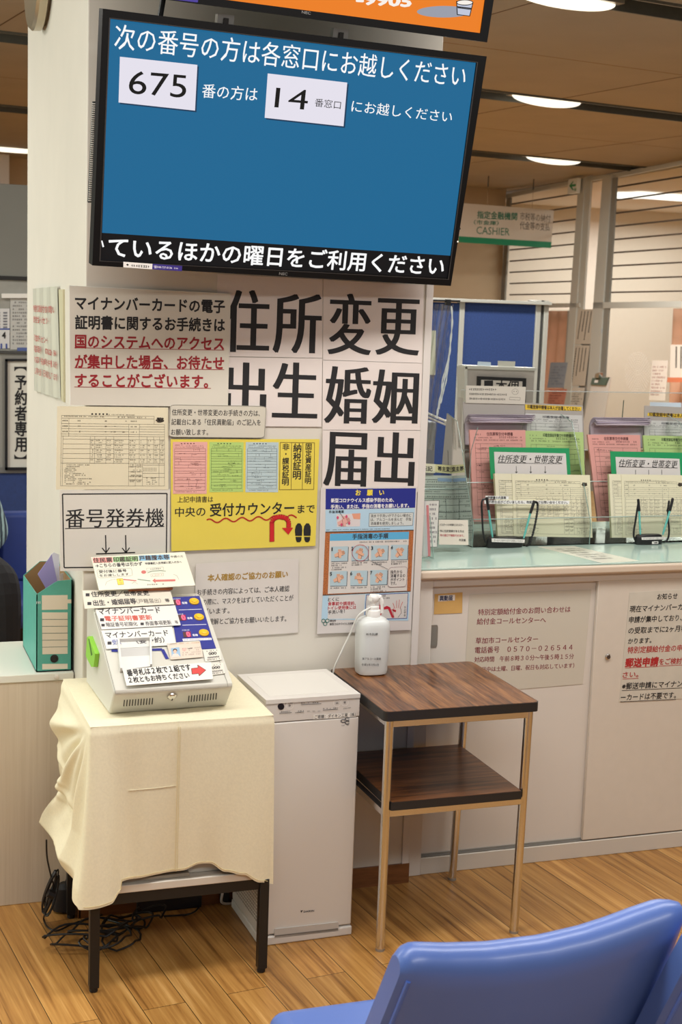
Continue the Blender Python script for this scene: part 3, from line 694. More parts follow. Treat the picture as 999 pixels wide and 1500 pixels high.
poster('heading_sheet', 'pale sheet of two big characters 届出 above the hand hygiene poster', [z(446, 735), z(868, 736), z(858, 1000), z(444, 1004)], 2, SH, big('届出', [(456, 632, 744, 975), (676, 838, 744, 972)]), vb=.0)

z3 = Z(0, 380, .34034)
def d1(b, w):
    L = w+.0004
    for body, x0, y0, x1, y1, mt in (('マイナンバーカードの電子', 322, 188, 964, 204, INK), ('証明書に関するお手続きは', 322, 271, 964, 284, INK), ('国のシステムへのアクセス', 322, 353, 960, 364, RED),
                                     ('が集中した場合、お待たせ', 322, 440, 960, 447, RED), ('することがございます。', 322, 521, 892, 526, RED)):
        b.txt(WALL, body, z3(x0, y0), z3(x1, y1), 18.6, mt, .02, lift=L)
    for x0, y0, x1, y1 in ((318, 380, 962, 390), (318, 466, 962, 474), (318, 548, 905, 554)): b.line(WALL, z3(x0, y0), z3(x1, y1), .9, RED, L)
    gl_ = M((236, 238, 232), .2)
    for q in ((297, 113, 990, 148), (297, 113, 300, 626)): b.line(WALL, z3(q[0], q[1]), z3(q[2], q[3]), .7, gl_, L)
poster('notice', 'large laminated notice with black and red lines of text left of the big characters', [z3(297, 112), z3(990, 148), z3(978, 634), z3(301, 626)], 4, (214, 208, 194), d1, rough=.28, coat=.25)

def form_cream(Q, b, L, ink=M((92, 86, 72), .7), left_strip=False):
    g = lambda x0, y0, x1, y1, wd=2.4: b.line(Q, (x0, y0), (x1, y1), wd, ink, L, uvw=None)
    x0 = 40
    for x, y, X, Y in ((x0, 105, 870, 118), ): pass
    fr_ = [(x0, 108), (965, 108), (965, 955), (x0, 955)]
    g(x0, 108, 870, 108); g(x0, 108, x0, 955); g(965, 205, 965, 955); g(x0, 955, 965, 955)
    for y in (140, 205, 265, 330, 355, 680): g(x0, y, 965 if y > 200 else 870, y)
    for k in range(6): g(x0+15, 390+k*58, 965, 390+k*58)
    for x in (105, ): g(x, 140, x, 355)
    for x in (295, 335, 435, 505, 640, 735, 805, 865, 920): g(x, 355, x, 680)
    g(640, 205, 640, 355); g(735, 205, 735, 355); g(870, 108, 870, 205); g(x0+15, 355, x0+15, 955)
    for x in (640, 700, 765, 915): g(x, 680, x, 955)
    for y in (720, 780, 835, 880): g(640, y, 765, y)
    for y in (700, 800, 850): g(765, y, 965, y)
    for y in (235, 297): g(105, y, 640, y); g(735, y, 965, y)
    for k in range(9): b.line(Q, (775+k*14, 730), (775+k*14, 780), 3, ink, L)
    for k in range(5): b.ell(Q, (310+k*33, 88), 9, 11, M((52, 48, 42), .7), L, 8)
    b.greek(Q, (455, 92), (690, 94), 10, ink, n=18, seed=1, lift=L); b.greek(Q, (48, 118), (420, 120), 12, ink, n=28, seed=2, lift=L); b.greek(Q, (520, 122), (800, 124), 14, ink, n=16, seed=5, lift=L)
    for k in range(5):
        y = 405+k*58
        for x, n in ((300, 2), (345, 7), (440, 4), (510, 9), (645, 6), (745, 4), (812, 3), (872, 3), (925, 3)):
            b.greek(Q, (x, y), (x+n*8.2+8, y), 14, ink, n=n, seed=k+x, lift=L); b.greek(Q, (x, y+24), (x+n*7+8, y+24), 10, ink, n=n, seed=k*3+x, lift=L, dense=.6)
    for k in range(12):
        R = random.Random(k*7); b.greek(Q, (72, 700+k*21), (110+170*R.random()+40, 700+k*21), 12, ink, n=16, seed=k, lift=L)
    for k in range(4):
        for x in (650, 710): b.greek(Q, (x, 700+k*62), (x+46, 700+k*62), 14, ink, n=5, seed=k+x, lift=L); b.greek(Q, (x, 722+k*60), (x+40, 722+k*60), 12, ink, n=5, seed=k+x, lift=L)
    for k in range(4): b.greek(Q, (800, 860+k*24), (900, 860+k*24), 12, ink, n=8, seed=k+50, lift=L)
    for y in (170, 235, 300): b.greek(Q, (48, y), (98, y), 18, ink, n=4, seed=int(y), lift=L); b.greek(Q, (180, y), (210, y), 20, ink, n=2, seed=int(y), lift=L); b.greek(Q, (420, y), (630, y), 14, ink, n=8, seed=int(y), lift=L, dense=.5); b.greek(Q, (655, y), (715, y), 16, ink, n=5, seed=int(y)+3, lift=L)
    # small printed emblem, top right corner (a plain cluster of leaves)
    em = M((66, 58, 48), .7)
    for x, y, rx, ry in ((905, 155, 22, 14), (925, 140, 20, 20), (945, 160, 16, 16), (920, 172, 26, 12), (905, 132, 12, 12), (948, 135, 10, 12)): b.ell(Q, (x, y), rx, ry, em, L+.0001, 10)
z4 = Z(80, 590, .17017)
def d2(b, w): form_cream(Quad(WALL, [z4(20, 28), z4(975, 40), z4(975, 745), z4(8, 745)]), b, w+.0004)
poster('application_form', 'cream printed application form on the pillar above the ticket machine notice', [z4(20, 28), z4(975, 40), z4(975, 745), z4(8, 745)], 2.5, (222, 213, 184), d2, cat='form')

z5 = Z(240, 580, .24024)
def rr(q0, q1, r, n=5):
    (x0, y0), (x1, y1) = q0, q1; o = []
    for cx, cy, a in ((x1-r, y0+r, 0), (x0+r, y0+r, 90), (x0+r, y1-r, 180), (x1-r, y1-r, 270)):
        for k in range(n+1): t = math.radians(a+90*k/n-(0)); o.append((cx+r*math.cos(t), cy-r*math.sin(t)))
    return o
RQ = [(33, 50), (622, 60), (610, 256), (24, 250)]
def d3(b, w):
    L = w+.0004
    for body, x0, y0, x1, y1 in (('住所変更・世帯変更のお手続きの方は、', 45, 98, 580, 105), ('記載台にある「住民異動届」のご記入を', 42, 157, 585, 161), ('お願い致します。', 40, 219, 265, 220)): b.txt(WALL, body, z5(x0, y0), z5(x1, y1), 8.6, INK, .006, lift=L)
    Qr = Quad(WALL, [z5(*p) for p in RQ]); pts = rr((6, 12), (994, 988), 60); b.path(Qr, pts+[pts[0]], 5, M((110, 106, 96), .6), L)
Qr = Quad(WALL, [z5(*p) for p in RQ]); b = MB(); ww = .0012+5*.0014
b.slab(Qr.pl, [Qr.uv(p) for p in rr((0, 0), (1000, 1000), 75)], M((206, 200, 184), .4), ww, ww+.0007, uvs=True); d3(b, ww+.0007)
tag(b.build('notice', smooth=False), 'small rounded-corner notice overlapping the big characters, three lines of text', 'notice')

z6 = Z(0, 700, .34034)
def d4(b, w):
    L = w+.0004
    b.frame(WALL, [z6(268, 69), z6(717, 66), z6(714, 380), z6(275, 385)], 1.7, INK, L)
    b.txt(WALL, '番号発券機', z6(281, 175), z6(704, 171), 26, INK, .005, lift=L); b.line(WALL, z6(279, 217), z6(705, 208), 1.2, INK, L)
    for x in (454, 540):
        b.line(WALL, z6(x-1, 245), z6(x+1, 318), 1.7, INK, L); b.line(WALL, z6(x+1, 321), z6(x-16, 300), 1.5, INK, L); b.line(WALL, z6(x+1, 321), z6(x+16, 299), 1.5, INK, L)
    b.line(WALL, z6(412, 326), z6(580, 320), 1.8, INK, L)
poster('notice', 'white laminated notice framed in black reading 番号発券機 above the ticket machine', [z6(256, 52), z6(731, 48), z6(727, 398), z6(258, 400)], 2, (217, 213, 202), d4, rough=.25, coat=.35)

YEL = (226, 206, 84)
def miniform(b, q, col, ink, L, seed):
    b.poly(WALL, q, M(col, .5), L); Q = Quad(WALL, q); L += .0003; R = random.Random(seed); k = M(ink, .7)
    for i in range(5): b.ell(Q, (250+i*90, 30), 26, 11, k, L, 6)
    b.greek(Q, (60, 60), (300, 60), 16, k, n=12, seed=seed, lift=L); b.greek(Q, (380, 75), (930, 75), 16, k, n=22, seed=seed, lift=L); b.greek(Q, (60, 100), (900, 104), 14, k, n=40, seed=seed, lift=L)
    ys = [130, 180, 225, 290, 330, 380, 440, 500, 560, 600, 680, 740, 800, 860, 930]
    for y in ys: b.line(Q, (50, y), (950, y), 5, k, L)
    for x in (50, 950): b.line(Q, (x, 130), (x, 930), 5, k, L)
    for i in range(14):
        y = ys[R.randrange(len(ys)-1)]; x = 150+700*R.random(); b.line(Q, (x, y), (x, y+55), 5, k, L)
    for i in range(26):
        y = 140+780*R.random(); x = 70+650*R.random(); b.greek(Q, (x, y), (x+90+130*R.random(), y), 14, k, n=9, seed=i+seed, lift=L)
    b.greek(Q, (80, 960), (700, 960), 16, k, n=26, seed=seed+9, lift=L)
def d5(b, w):
    L = w+.0004
    miniform(b, [z5(52, 279), z5(262, 279), z5(258, 595), z5(52, 595)], (226, 170, 160), (110, 60, 62), L, 1)
    miniform(b, [z5(275, 279), z5(483, 281), z5(480, 583), z5(275, 585)], (176, 206, 116), (60, 80, 50), L, 2)
    miniform(b, [z5(496, 280), z5(696, 281), z5(692, 585), z5(494, 585)], (182, 200, 202), (60, 68, 78), L, 3)
    b.frame(WALL, [z5(706, 282), z5(915, 284), z5(910, 568), z5(701, 570)], .8, M((120, 100, 40), .6), L)
    b.line(WALL, z5(775, 283), z5(772, 569), .8, M((120, 100, 40), .6), L); b.line(WALL, z5(844, 283), z5(840, 569), .8, M((120, 100, 40), .6), L)
    b.vtxt(WALL, '非・課税証明', z5(741, 289), z5(737, 545), 9.6, INK, .012, lift=L); b.vtxt(WALL, '納税証明', z5(810, 288), z5(807, 510), 11.5, INK, .012, lift=L); b.vtxt(WALL, '固定資産証明', z5(879, 287), z5(874, 537), 8.6, INK, .012, lift=L)
    for body, x0, y0, x1, y1, h, bo in (('上記申請書は', 80, 631, 297, 629, 8.4, .006), ('中央の', 66, 708, 249, 704, 13.5, .008), ('受付カウンター', 279, 696, 790, 682, 17.5, .012), ('まで', 813, 689, 915, 686, 12, .01)): b.txt(WALL, body, z5(x0, y0), z5(x1, y1), h, INK, bo, lift=L)
    rd = M((176, 30, 24), .6)
    wv = [z5(258+i*(548/60), 761-27*i/60-12*math.sin(i/60*2*math.pi*5.5+.6)) for i in range(61)]; b.path(WALL, wv, 2.0, rd, L+.0002)
    L += .0004; ar = [z5(655, 886)]+[z5(655+0, 770)]+[z5(706-51*math.cos(math.radians(t)), 772-38*math.sin(math.radians(t))) for t in range(0, 181, 15)]+[z5(757, 800)]
    b.path(WALL, ar, 6.9, M((110, 16, 16), .6), L); b.path(WALL, ar, 5.9, M((196, 26, 30), .6), L+.0002)
    b.poly(WALL, [z5(715, 802), z5(784, 801), z5(755, 844)], M((196, 26, 30), .6), L+.0003)
    for dx in (0, 52):
        b.poly(WALL, [z5(x+dx, y) for x, y in ((797, 850), (795, 815), (800, 790), (812, 774), (828, 775), (838, 792), (840, 818), (838, 850))], INK, L)
        b.poly(WALL, [z5(x+dx, y) for x, y in ((799, 857), (836, 857), (834, 878), (824, 890), (808, 889), (801, 876))], INK, L)
poster('poster', 'yellow poster with three small forms and red U-turn arrow on the pillar', [z5(39, 263), z5(945, 262), z5(920, 912), z5(43, 945)], 3, YEL, d5, cat='poster', rough=.35, coat=.2)

z7 = Z(270, 800, .19019); GOLD = M((166, 130, 52), .6); INK2 = M((50, 48, 50), .7)
def d6(b, w):
    L = w+.0004
    b.txt(WALL, '本人確認のご協力のお願い', z7(178, 244), z7(793, 214), 9.4, GOLD, .02, lift=L)
    for body, x0, y0, x1, y1 in (('お手続きの内容によっては、ご本人確認', 95, 356, 805, 326), ('の際に、マスクをはずしていただくことが', 138, 430, 836, 396), ('ございます。', 96, 504, 345, 494), ('ご理解とご協力をお願いいたします。', 150, 582, 782, 556)): b.txt(WALL, body, z7(x0, y0), z7(x1, y1), 8.4, INK2, .008, lift=L)
poster('notice', 'white A4 notice with gold heading behind the ticket machine', [z7(85, 136), z7(876, 94), z7(873, 664), z7(78, 720)], 1.5, (214, 207, 200), d6)

z8 = Z(455, 700, .16016)
def d7(b, w):
    L = w+.0004; P = WALL; nv = M((34, 44, 134), .45); ye = M((238, 216, 70), .5); wh = M((232, 230, 228), .5); pb = M((176, 206, 224), .5); crk = M((166, 98, 52), .7, noise=.2, nscale=300); sk = M((226, 176, 146), .6); rd = M((180, 30, 50), .6); cel = M((176, 198, 206), .6); fra = M((70, 76, 88), .5)
    pq = lambda pts: [z8(*p) for p in pts]
    def hands(c, s, k, colr=sk):
        """a pair of small drawn hands rubbing; k picks the pose"""
        R = random.Random(k); a = math.radians((20, 80, 35, 50, 25, 100, 60)[k % 7])
        def rot(x, y): return z8(c[0]+s*(x*math.cos(a)-y*math.sin(a)), c[1]-s*(x*math.sin(a)+y*math.cos(a)))
        b.poly(P, [rot(*p) for p in ((-1, -.3), (-.1, -.42), (.5, -.36), (.62, 0), (.5, .36), (-.1, .4), (-1, .22))], colr, L+.0006)
        for i in range(4): b.line(P, rot(.45, -.27+.18*i), rot(.95-.1*abs(i-1.5), -.3+.2*i), 1.6, colr, L+.0007)
        for i in range(3): b.line(P, rot(.4, -.18+.18*i), rot(.9, -.2+.2*i), .45, M((120, 70, 52), .6), L+.0009)
        b.line(P, rot(.0, .35), rot(.45, .6), 1.8, colr, L+.0007); b.line(P, rot(-1, -.3), rot(.5, -.38), .45, M((120, 70, 52), .6), L+.0009)
        a += 1.25; b.poly(P, [rot(*p) for p in ((-.7, -.22), (.3, -.28), (.55, 0), (.3, .28), (-.7, .2))], colr, L+.0010)
        b.line(P, rot(-.7, .2), rot(.3, .28), .45, M((120, 70, 52), .6), L+.0012)
        for i in range(4): b.line(P, rot(.4, -.2+.13*i), rot(.8, -.22+.15*i), 1.3, colr, L+.0011)
    b.poly(P, pq([(132, 98), (956, 92), (948, 270), (130, 286)]), nv, L)
    b.txt(P, 'お　願　い', z8(405, 134), z8(664, 132), 8.2, ye, .02, lift=L+.0003)
    b.txt(P, '新型コロナウイルス感染予防のため、', z8(180, 205), z8(755, 200), 5.8, wh, .02, lift=L+.0003); b.txt(P, '手洗い、または、手指の消毒をお願いします。', z8(178, 263), z8(892, 250), 5.8, wh, .02, lift=L+.0003)
    b.poly(P, pq([(130, 290), (946, 274), (935, 470), (128, 488)]), pb, L)
    b.txt(P, '手指消毒薬', z8(160, 310), z8(298, 306), 3.9, INK, .01, lift=L+.0003)
    b.poly(P, pq([(228, 330), (448, 322), (444, 440), (235, 446)]), M((214, 206, 206), .6), L+.0002); hands(z8.__call__(0, 0) and (300, 395), 62, 0, M((222, 168, 160), .6)); b.poly(P, pq([(370, 324), (448, 320), (446, 375), (385, 372)]), M((222, 156, 128), .6), L+.0004)
    for x, y in ((240, 360), (320, 350), (345, 410), (275, 425)): b.ell(P, z8(x, y), 1.6, 2.4, M((204, 70, 110), .6), L+.0014, 8)
    b.line(P, z8(262, 318), z8(298, 372), .5, INK, L+.0015)
    b.poly(P, pq([(530, 322), (932, 314), (924, 432), (526, 442)]), M((206, 210, 206), .5), L+.0002); b.frame(P, pq([(530, 322), (932, 314), (924, 432), (526, 442)]), .5, fra, L+.0003)
    for j, s_ in enumerate(('流水で手洗いができない場合に', 'は、アルコールを含んだ　手指', '消毒薬を使用しましょう。')): b.txt(P, s_, z8(542, 347+j*35-2), z8(912-70*(j == 2), 340+j*35), 4.4, INK2, .008, lift=L+.0004)
    b.greek(P, z8(136, 473), z8(715, 462), 1.3, INK2, n=70, seed=3, lift=L+.0004)
    b.poly(P, pq([(128, 492), (935, 474), (908, 1032), (104, 1070)]), crk, L+.0001)
    b.poly(P, pq([(170, 510), (892, 490), (874, 1028), (150, 1056)]), M((212, 206, 200), .5), L+.0003)
    b.line(P, z8(128, 492), z8(935, 474), .9, INK2, L+.0006); b.line(P, z8(104, 1068), z8(908, 1032), .9, INK2, L+.0006)
    b.poly(P, pq([(172, 508), (892, 489), (888, 557), (168, 573)]), M((92, 172, 214), .5), L+.0004)
    b.txt(P, '手指消毒の手順', z8(375, 535), z8(702, 527), 7.2, INK2, .016, lift=L+.0006); b.greek(P, z8(440, 585), z8(875, 575), 2.2, INK2, n=36, seed=5, lift=L+.0005)
    cells = [(182, 625), (368, 620), (548, 615), (728, 610), (172, 850), (358, 846), (540, 840)]
    for i, (x, y) in enumerate(cells):
        b.poly(P, pq([(x+4, y+6), (x+160, y+2), (x+154, y+137), (x, y+141)]), M((90, 96, 104), .6), L+.00035); b.poly(P, pq([(x, y), (x+154, y-3), (x+148, y+131), (x-4, y+134)]), cel, L+.0004)
        hands((x+78, y+66), 52, i); b.txt(P, str(i+1), z8(x-4+(6 if i == 0 else 0), y+24), z8(x+14-(4 if i == 0 else 0), y+23), 5, INK, .01, lift=L+.0016, exact=True)
        for j in range((4, 2, 2, 2, 1, 1, 3)[i]): b.greek(P, z8(x, y+155+j*19), z8(x+145-50*(j % 2), y+151+j*19), 2.2, INK2, n=15, seed=i*5+j, lift=L+.0005)
    b.ring(P, z8(446, 682), 12, 12, .6, rd, L+.0018, 28); b.line(P, z8(515, 742), z8(700, 832), .5, fra, L+.0019)
    Qb = Quad(P, pq([(706, 816), (878, 808), (866, 990), (696, 996)])); pts = rr((0, 0), (1000, 1000), 160); b.poly(Qb, pts, M((214, 208, 202), .5), L+.0012); b.path(Qb, pts+[pts[0]], 14, M((110, 50, 70), .6), L+.0014)
    for j, s_ in enumerate(('指先から', '消毒するの', 'がポイント', 'です。')): b.txt(P, s_, z8(722, 858+j*35), z8((828, 856, 850, 775)[j], 854+j*35), 4.8, INK2, .01, lift=L+.0014)
    b.poly(P, pq([(104, 1076), (900, 1040), (886, 1302), (92, 1290)]), pb, L+.0001); b.poly(P, pq([(158, 1076), (492, 1062), (478, 1282), (148, 1286)]), M((208, 204, 200), .5), L+.0002)
    for j, (s_, c_, x1) in enumerate((('とくに', INK2, 252), ('食事前や調理前、', rd, 405), ('トイレ使用後には', rd, 408), ('手洗いを！', INK2, 305))): b.txt(P, s_, z8(152, 1110+j*39), z8(x1, 1105+j*37), 5.2, c_, .012, lift=L+.0004)
    b.poly(P, pq([(502, 1066), (884, 1050), (872, 1280), (488, 1292)]), M((206, 202, 198), .5), L+.0003); b.frame(P, pq([(502, 1066), (884, 1050), (872, 1280), (488, 1292)]), .8, nv, L+.0004)
    b.rect(P, z8(518, 1072), z8(542, 1084), rd, L+.0005); b.greek(P, z8(552, 1078), z8(690, 1072), 2.4, INK2, n=14, seed=2, lift=L+.0005); b.greek(P, z8(600, 1098), z8(718, 1094), 2.4, INK2, n=12, seed=3, lift=L+.0005)
    b.poly(P, pq([(622, 1118), (636, 1120), (640, 1190), (690, 1165), (720, 1180), (756, 1275), (735, 1275), (700, 1195), (660, 1200), (625, 1272), (616, 1270)]), rd, L+.0006)
    for (xa, ya, xb, yb) in ((762, 1190, 745, 1140), (778, 1185, 778, 1118), (795, 1185, 805, 1110), (808, 1190, 834, 1128), (760, 1215, 730, 1200)):
        b.line(P, z8(xa, ya), z8(xb, yb), 2.0, M((214, 200, 194), .6), L+.0007); b.line(P, z8(xa, ya), z8(xb, yb), .6, rd, L+.0009)
    b.poly(P, pq([(752, 1185), (815, 1185), (822, 1230), (790, 1272), (755, 1270), (745, 1220)]), M((214, 200, 194), .6), L+.0006); b.path(P, pq([(752, 1185), (745, 1220), (755, 1270)]), .5, rd, L+.0008); b.path(P, pq([(815, 1185), (822, 1230), (790, 1272)]), .5, INK2, L+.0008); b.poly(P, pq([(738, 1195), (775, 1205), (770, 1225), (745, 1215)]), rd, L+.0009)
    b.vtxt(P, '手の甲側', z8(856, 1168), z8(852, 1265), 2.6, INK2, .0, lift=L+.0006)
    for cx, cy in ((110, 1303), (146, 1302), (126, 1330)): b.ring(P, z8(cx, cy), 2.6, 2.6, .9, M((40, 120, 110), .6), L+.0006, 14)
    b.txt(P, '草加市', z8(170, 1304), z8(225, 1302), 3.2, INK2, .01, lift=L+.0005); b.txt(P, '新型コロナウイルス対策本部', z8(168, 1334), z8(425, 1326), 3.4, INK2, .01, lift=L+.0005)
poster('poster', 'tall blue-and-white hand hygiene poster with seven small drawings on the pillar', [z8(88, 84), z8(968, 78), z8(912, 1386), z8(52, 1424)], 3, (212, 206, 202), d7, cat='poster', rough=.35, coat=.2)

# clear holder with a folded notice on the pillar's left face
hq = [(53, 423), (88.5, 419.5), (92.5, 585), (54, 572)]; Q = Quad(LEFTF, hq)
root = thing('document_holder', LEFTF.W(LEFTF.uv((72, 578)), .01), 'clear plastic holder with red printed notice on the side face of the pillar', 'holder')
fold = lambda u: .010+.0022*math.sin(u*19)+.0012*math.sin(u*41+1)
b = MB(); b.grid(lambda u, v: Q.W(Q.uv((u*1000, v*1000)), fold(u)*(1-.2*v)), 60, 4, M((206, 206, 190), .35, coat=.4)); rp = M((176, 70, 66), .7)
class Wavy:
    def uv(s, p): return Q.uv(p)
    def W(s, uv, w=0.0):
        u0 = (uv[0]-Q.q[0][0])/(Q.q[1][0]-Q.q[0][0]); return LEFTF.W(uv, fold(min(1, max(0, u0)))+w+.002)
WQ = Wavy()
for s_, x0, x1, y in (('特別定額給付金のお問い', 60, 880, 195), ('給付金コールセンター', 60, 700, 300), ('草加市コールセンター', 80, 620, 480), ('電話番号　0570-026544', 80, 930, 585), ('対応時間　午前8時30分～午後5時15分', 90, 960, 690), ('（5月中は土曜、日曜も対応しています）', 90, 960, 800)): b.txt(WQ, s_, (x0, y), (x1, y+14), 64, rp, .006)
b.build('printed_sheet', root)
b = MB(); b.slab(LEFTF, [(88.5, 424), (95, 424), (96, 589), (92.5, 586)], M((196, 190, 158), .5), .0, .006); b.build('side_shadow', root)  # strip along the right edge paints the holder's shadow
# ================================================================== LOW CABINET + BOX FILE
lam = wood_mat('laminate', [(196, 182, 160), (208, 196, 176)], gscale=(60, 60, 1.0), rough=.5, gbig=1.2)
LCF = Plane((0, .13, 0), (1, 0, 0), (0, 0, 1))
root = thing('low_cabinet', (-.7, .33, 0), 'low pale cabinet left of the pillar carrying the green box file', 'cabinet')
b = MB(); b.box((-1.5, .132, 0), (-.004, .53, .664), lam); b.build('body', root, bevel=.002)
b = MB(); b.box((-1.5, .128, .664), (-.003, .532, .686), M((220, 220, 208), .4)); b.build('top', root, bevel=.002)
b = MB(); c = LCF.W(LCF.uv((83, 991)), .003); b.lathe(c, [(.0075, 0), (.0075, .003), (.006, .004)], M((214, 208, 196), .4), 16, axis=(0, -1, 0)); b.build('screw_cover', root)

g1 = M((82, 162, 146), .5, noise=.02); brn = M((150, 118, 78), .7)
yb, yf, xl, xr, zb = .462, .147, -.107, -.006, .687
FB = Plane((0, yf, 0), (1, 0, 0), (0, 0, 1)); BB = Plane((0, yb, 0), (1, 0, 0), (0, 0, 1))
root = thing('box_file', ((xl+xr)/2, (yf+yb)/2, zb), 'green cardboard box file with cream spine label on the low cabinet', 'box file')
t = .003
def fx(p, pl): u = pl.uv(p); return u
zl = FB.uv((53, 871))[1]; zr = FB.uv((105, 849))[1]; zm = FB.uv((80, 853.5))[1]; zlb = BB.uv((30, 843))[1]; zrb = BB.uv((60, 822))[1]
b = MB()
b.prism([(xl, yf, zb), (xr, yf, zb), (xr, yf, zr), (xr-.041, yf, zr-.003), (xr-.05, yf, zm), (xl, yf, zl)], (0, t, 0), g1)
b.prism([(xl, yf, zb), (xl, yb, zb), (xl, yb, zlb), (xl, yf, zl)][::-1], (t, 0, 0), g1)
b.prism([(xr-t, yf, zb), (xr-t, yb, zb), (xr-t, yb, zrb), (xr-t, yf, zr)], (t, 0, 0), g1)
b.prism([(xl, yb-t, zb), (xr, yb-t, zb), (xr, yb-t, zrb), (xl+.05, yb-t, zrb), (xl, yb-t, zlb)], (0, t, 0), g1)
b.box((xl, yf, zb), (xr, yb, zb+t), g1); b.build('body', root, smooth=False)
b = MB(); k = .0032
b.prism([(xl+k, yf+k, zb), (xl+k, yb-k, zb), (xl+k, yb-k, zlb-.001), (xl+k, yf+k, zl-.001)], (.0008, 0, 0), brn)
b.prism([(xl+k, yb-k, zb), (xr-k, yb-k, zb), (xr-k, yb-k, zrb-.001), (xl+.05, yb-k, zrb-.001), (xl+k, yb-k, zlb-.001)], (0, -.0008, 0), brn)
b.prism([(xr-k, yf+k, zb), (xr-k, yb-k, zb), (xr-k, yb-k, zrb-.001), (xr-k, yf+k, zr-.001)], (-.0008, 0, 0), brn)
b.prism([(xl+k, yf+k, zb+.004), (xr-k, yf+k, zb+.004), (xr-k, yf+k, zr-.004), (xl+k, yf+k, zl-.002)], (0, .0006, 0), brn); b.build('brown_lining', root, smooth=False)
z = Z(0, 700, .2); lc = M((216, 206, 186), .6); b = MB()
b.slab(FB, [z(306, 860), z(495, 858), z(495, 963), z(307, 967)], lc, 0, .0008); b.slab(FB, [z(495, 890), z(522, 889), z(522, 918), z(495, 918)], lc, 0, .0008)
b.slab(FB, [z(308, 985), z(495, 985), z(495, 1288), z(310, 1292)], lc, 0, .0008)
for kk in range(5): b.line(FB, z(309, 1036+kk*51), z(495, 1036+kk*50), .9, M((120, 130, 120), .6), .0011)
b.slab(FB, [z(309, 1363), z(495, 1361), z(495, 1398), z(309, 1403)], lc, 0, .0008); b.greek(FB, z(252, 915), z(300, 912), 4, WHITE, n=4, lift=.001); b.build('spine_label', root, smooth=False)
b = MB(); c = FB.W(FB.uv(z(398, 1323)), .0); b.lathe(c, [(.0115, 0), (.0115, .0025), (.0085, .003), (.0075, .001)], BLACK, 22, axis=(0, -1, 0)); b.build('finger_ring', root)
def inbox(name, label, y, q, col, cat, th=.002):
    pl = Plane((0, y, 0), (1, 0, 0), (0, 0, 1)); b = MB(); b.slab(pl, [z(*p) for p in q], M(col, .6), 0, th); return tag(b.build(name, smooth=False), label, cat)
inbox('folder', 'lilac folder leaning in the green box file', .24, [(275, 705), (378, 560), (425, 790), (420, 830), (335, 850), (330, 800)], (158, 152, 210), 'folder')
inbox('document', 'crumpled white sheets sticking out behind the lilac folder', .27, [(372, 562), (395, 545), (432, 562), (440, 840), (400, 850)], (220, 220, 232), 'paper')
inbox('document', 'white sheet lower right in the green box file', .3, [(440, 700), (498, 690), (502, 820), (440, 830)], (226, 224, 224), 'paper')
inbox('folder', 'thin violet folder edge at the right inside the green box file', .31, [(502, 685), (537, 682), (528, 800), (502, 800)], (110, 104, 176), 'folder')

# ================================================================== TICKET TABLE, CLOTH, MACHINE
fl = [at(p, 'z', 0) for p in ((137, 1452), (382.5, 1423), (319, 1325), (100, 1338))]
fl[3] = np.array([fl[0][0]+.01, fl[2][1]+.02, 0]); fl[2][0] = fl[1][0]+.012
root = thing('low_table', (.18, -.2, 0), 'low table with black square legs under the cream cloth', 'table')
b = MB(); blk = M((22, 20, 20), .4)
TT = .262
b.box((fl[0][0]-.014, fl[0][1]-.014, TT-.001), (fl[1][0]+.013, fl[2][1]+.014, TT+.02), M((214, 206, 192), .5)); b.build('top', root, bevel=.002)
b = MB(); b.box((fl[0][0]-.01, fl[0][1]-.012, TT-.03), (fl[1][0]+.01, fl[0][1]+.012, TT-.001), blk); b.box((fl[0][0]-.01, fl[2][1]-.012, TT-.03), (fl[1][0]+.01, fl[2][1]+.012, TT-.001), blk)
b.box((fl[0][0]-.012, fl[0][1], TT-.03), (fl[0][0]+.012, fl[2][1], TT-.001), blk); b.box((fl[1][0]-.012, fl[0][1], TT-.03), (fl[1][0]+.012, fl[2][1], TT-.001), blk); b.build('frame', root, bevel=.001)
for p in fl:
    b = MB(); b.box((p[0]-.0125, p[1]-.0125, .012), (p[0]+.0125, p[1]+.0125, TT-.001), blk); lg_ = b.build('leg', root, bevel=.0015)
    b = MB(); b.lathe((p[0], p[1], 0), [(.009, 0), (.011, .002), (.011, .012)], BLACK, 16); b.build('foot', lg_)
x0, x1, y0, y1, ZT = -.048, .415, fl[0][1]-.012, fl[2][1]+.01, .700
b = MB(); b.box((x0+.02, y0+.03, TT+.02), (x1-.02, y1-.02, ZT-.004), M((206, 200, 186), .6)); tag(b.build('pale_box', bevel=.004), 'pale box on the low table, only its lower edge showing below the cloth', 'box')
b = MB(); b.box((.02, y0+.012, TT+.0205), (.21, y0+.05, TT+.03), M((160, 150, 134), .5)); tag(b.build('flat_board', bevel=.001), 'thin board edge on the low table just below the cloth hem', 'board')
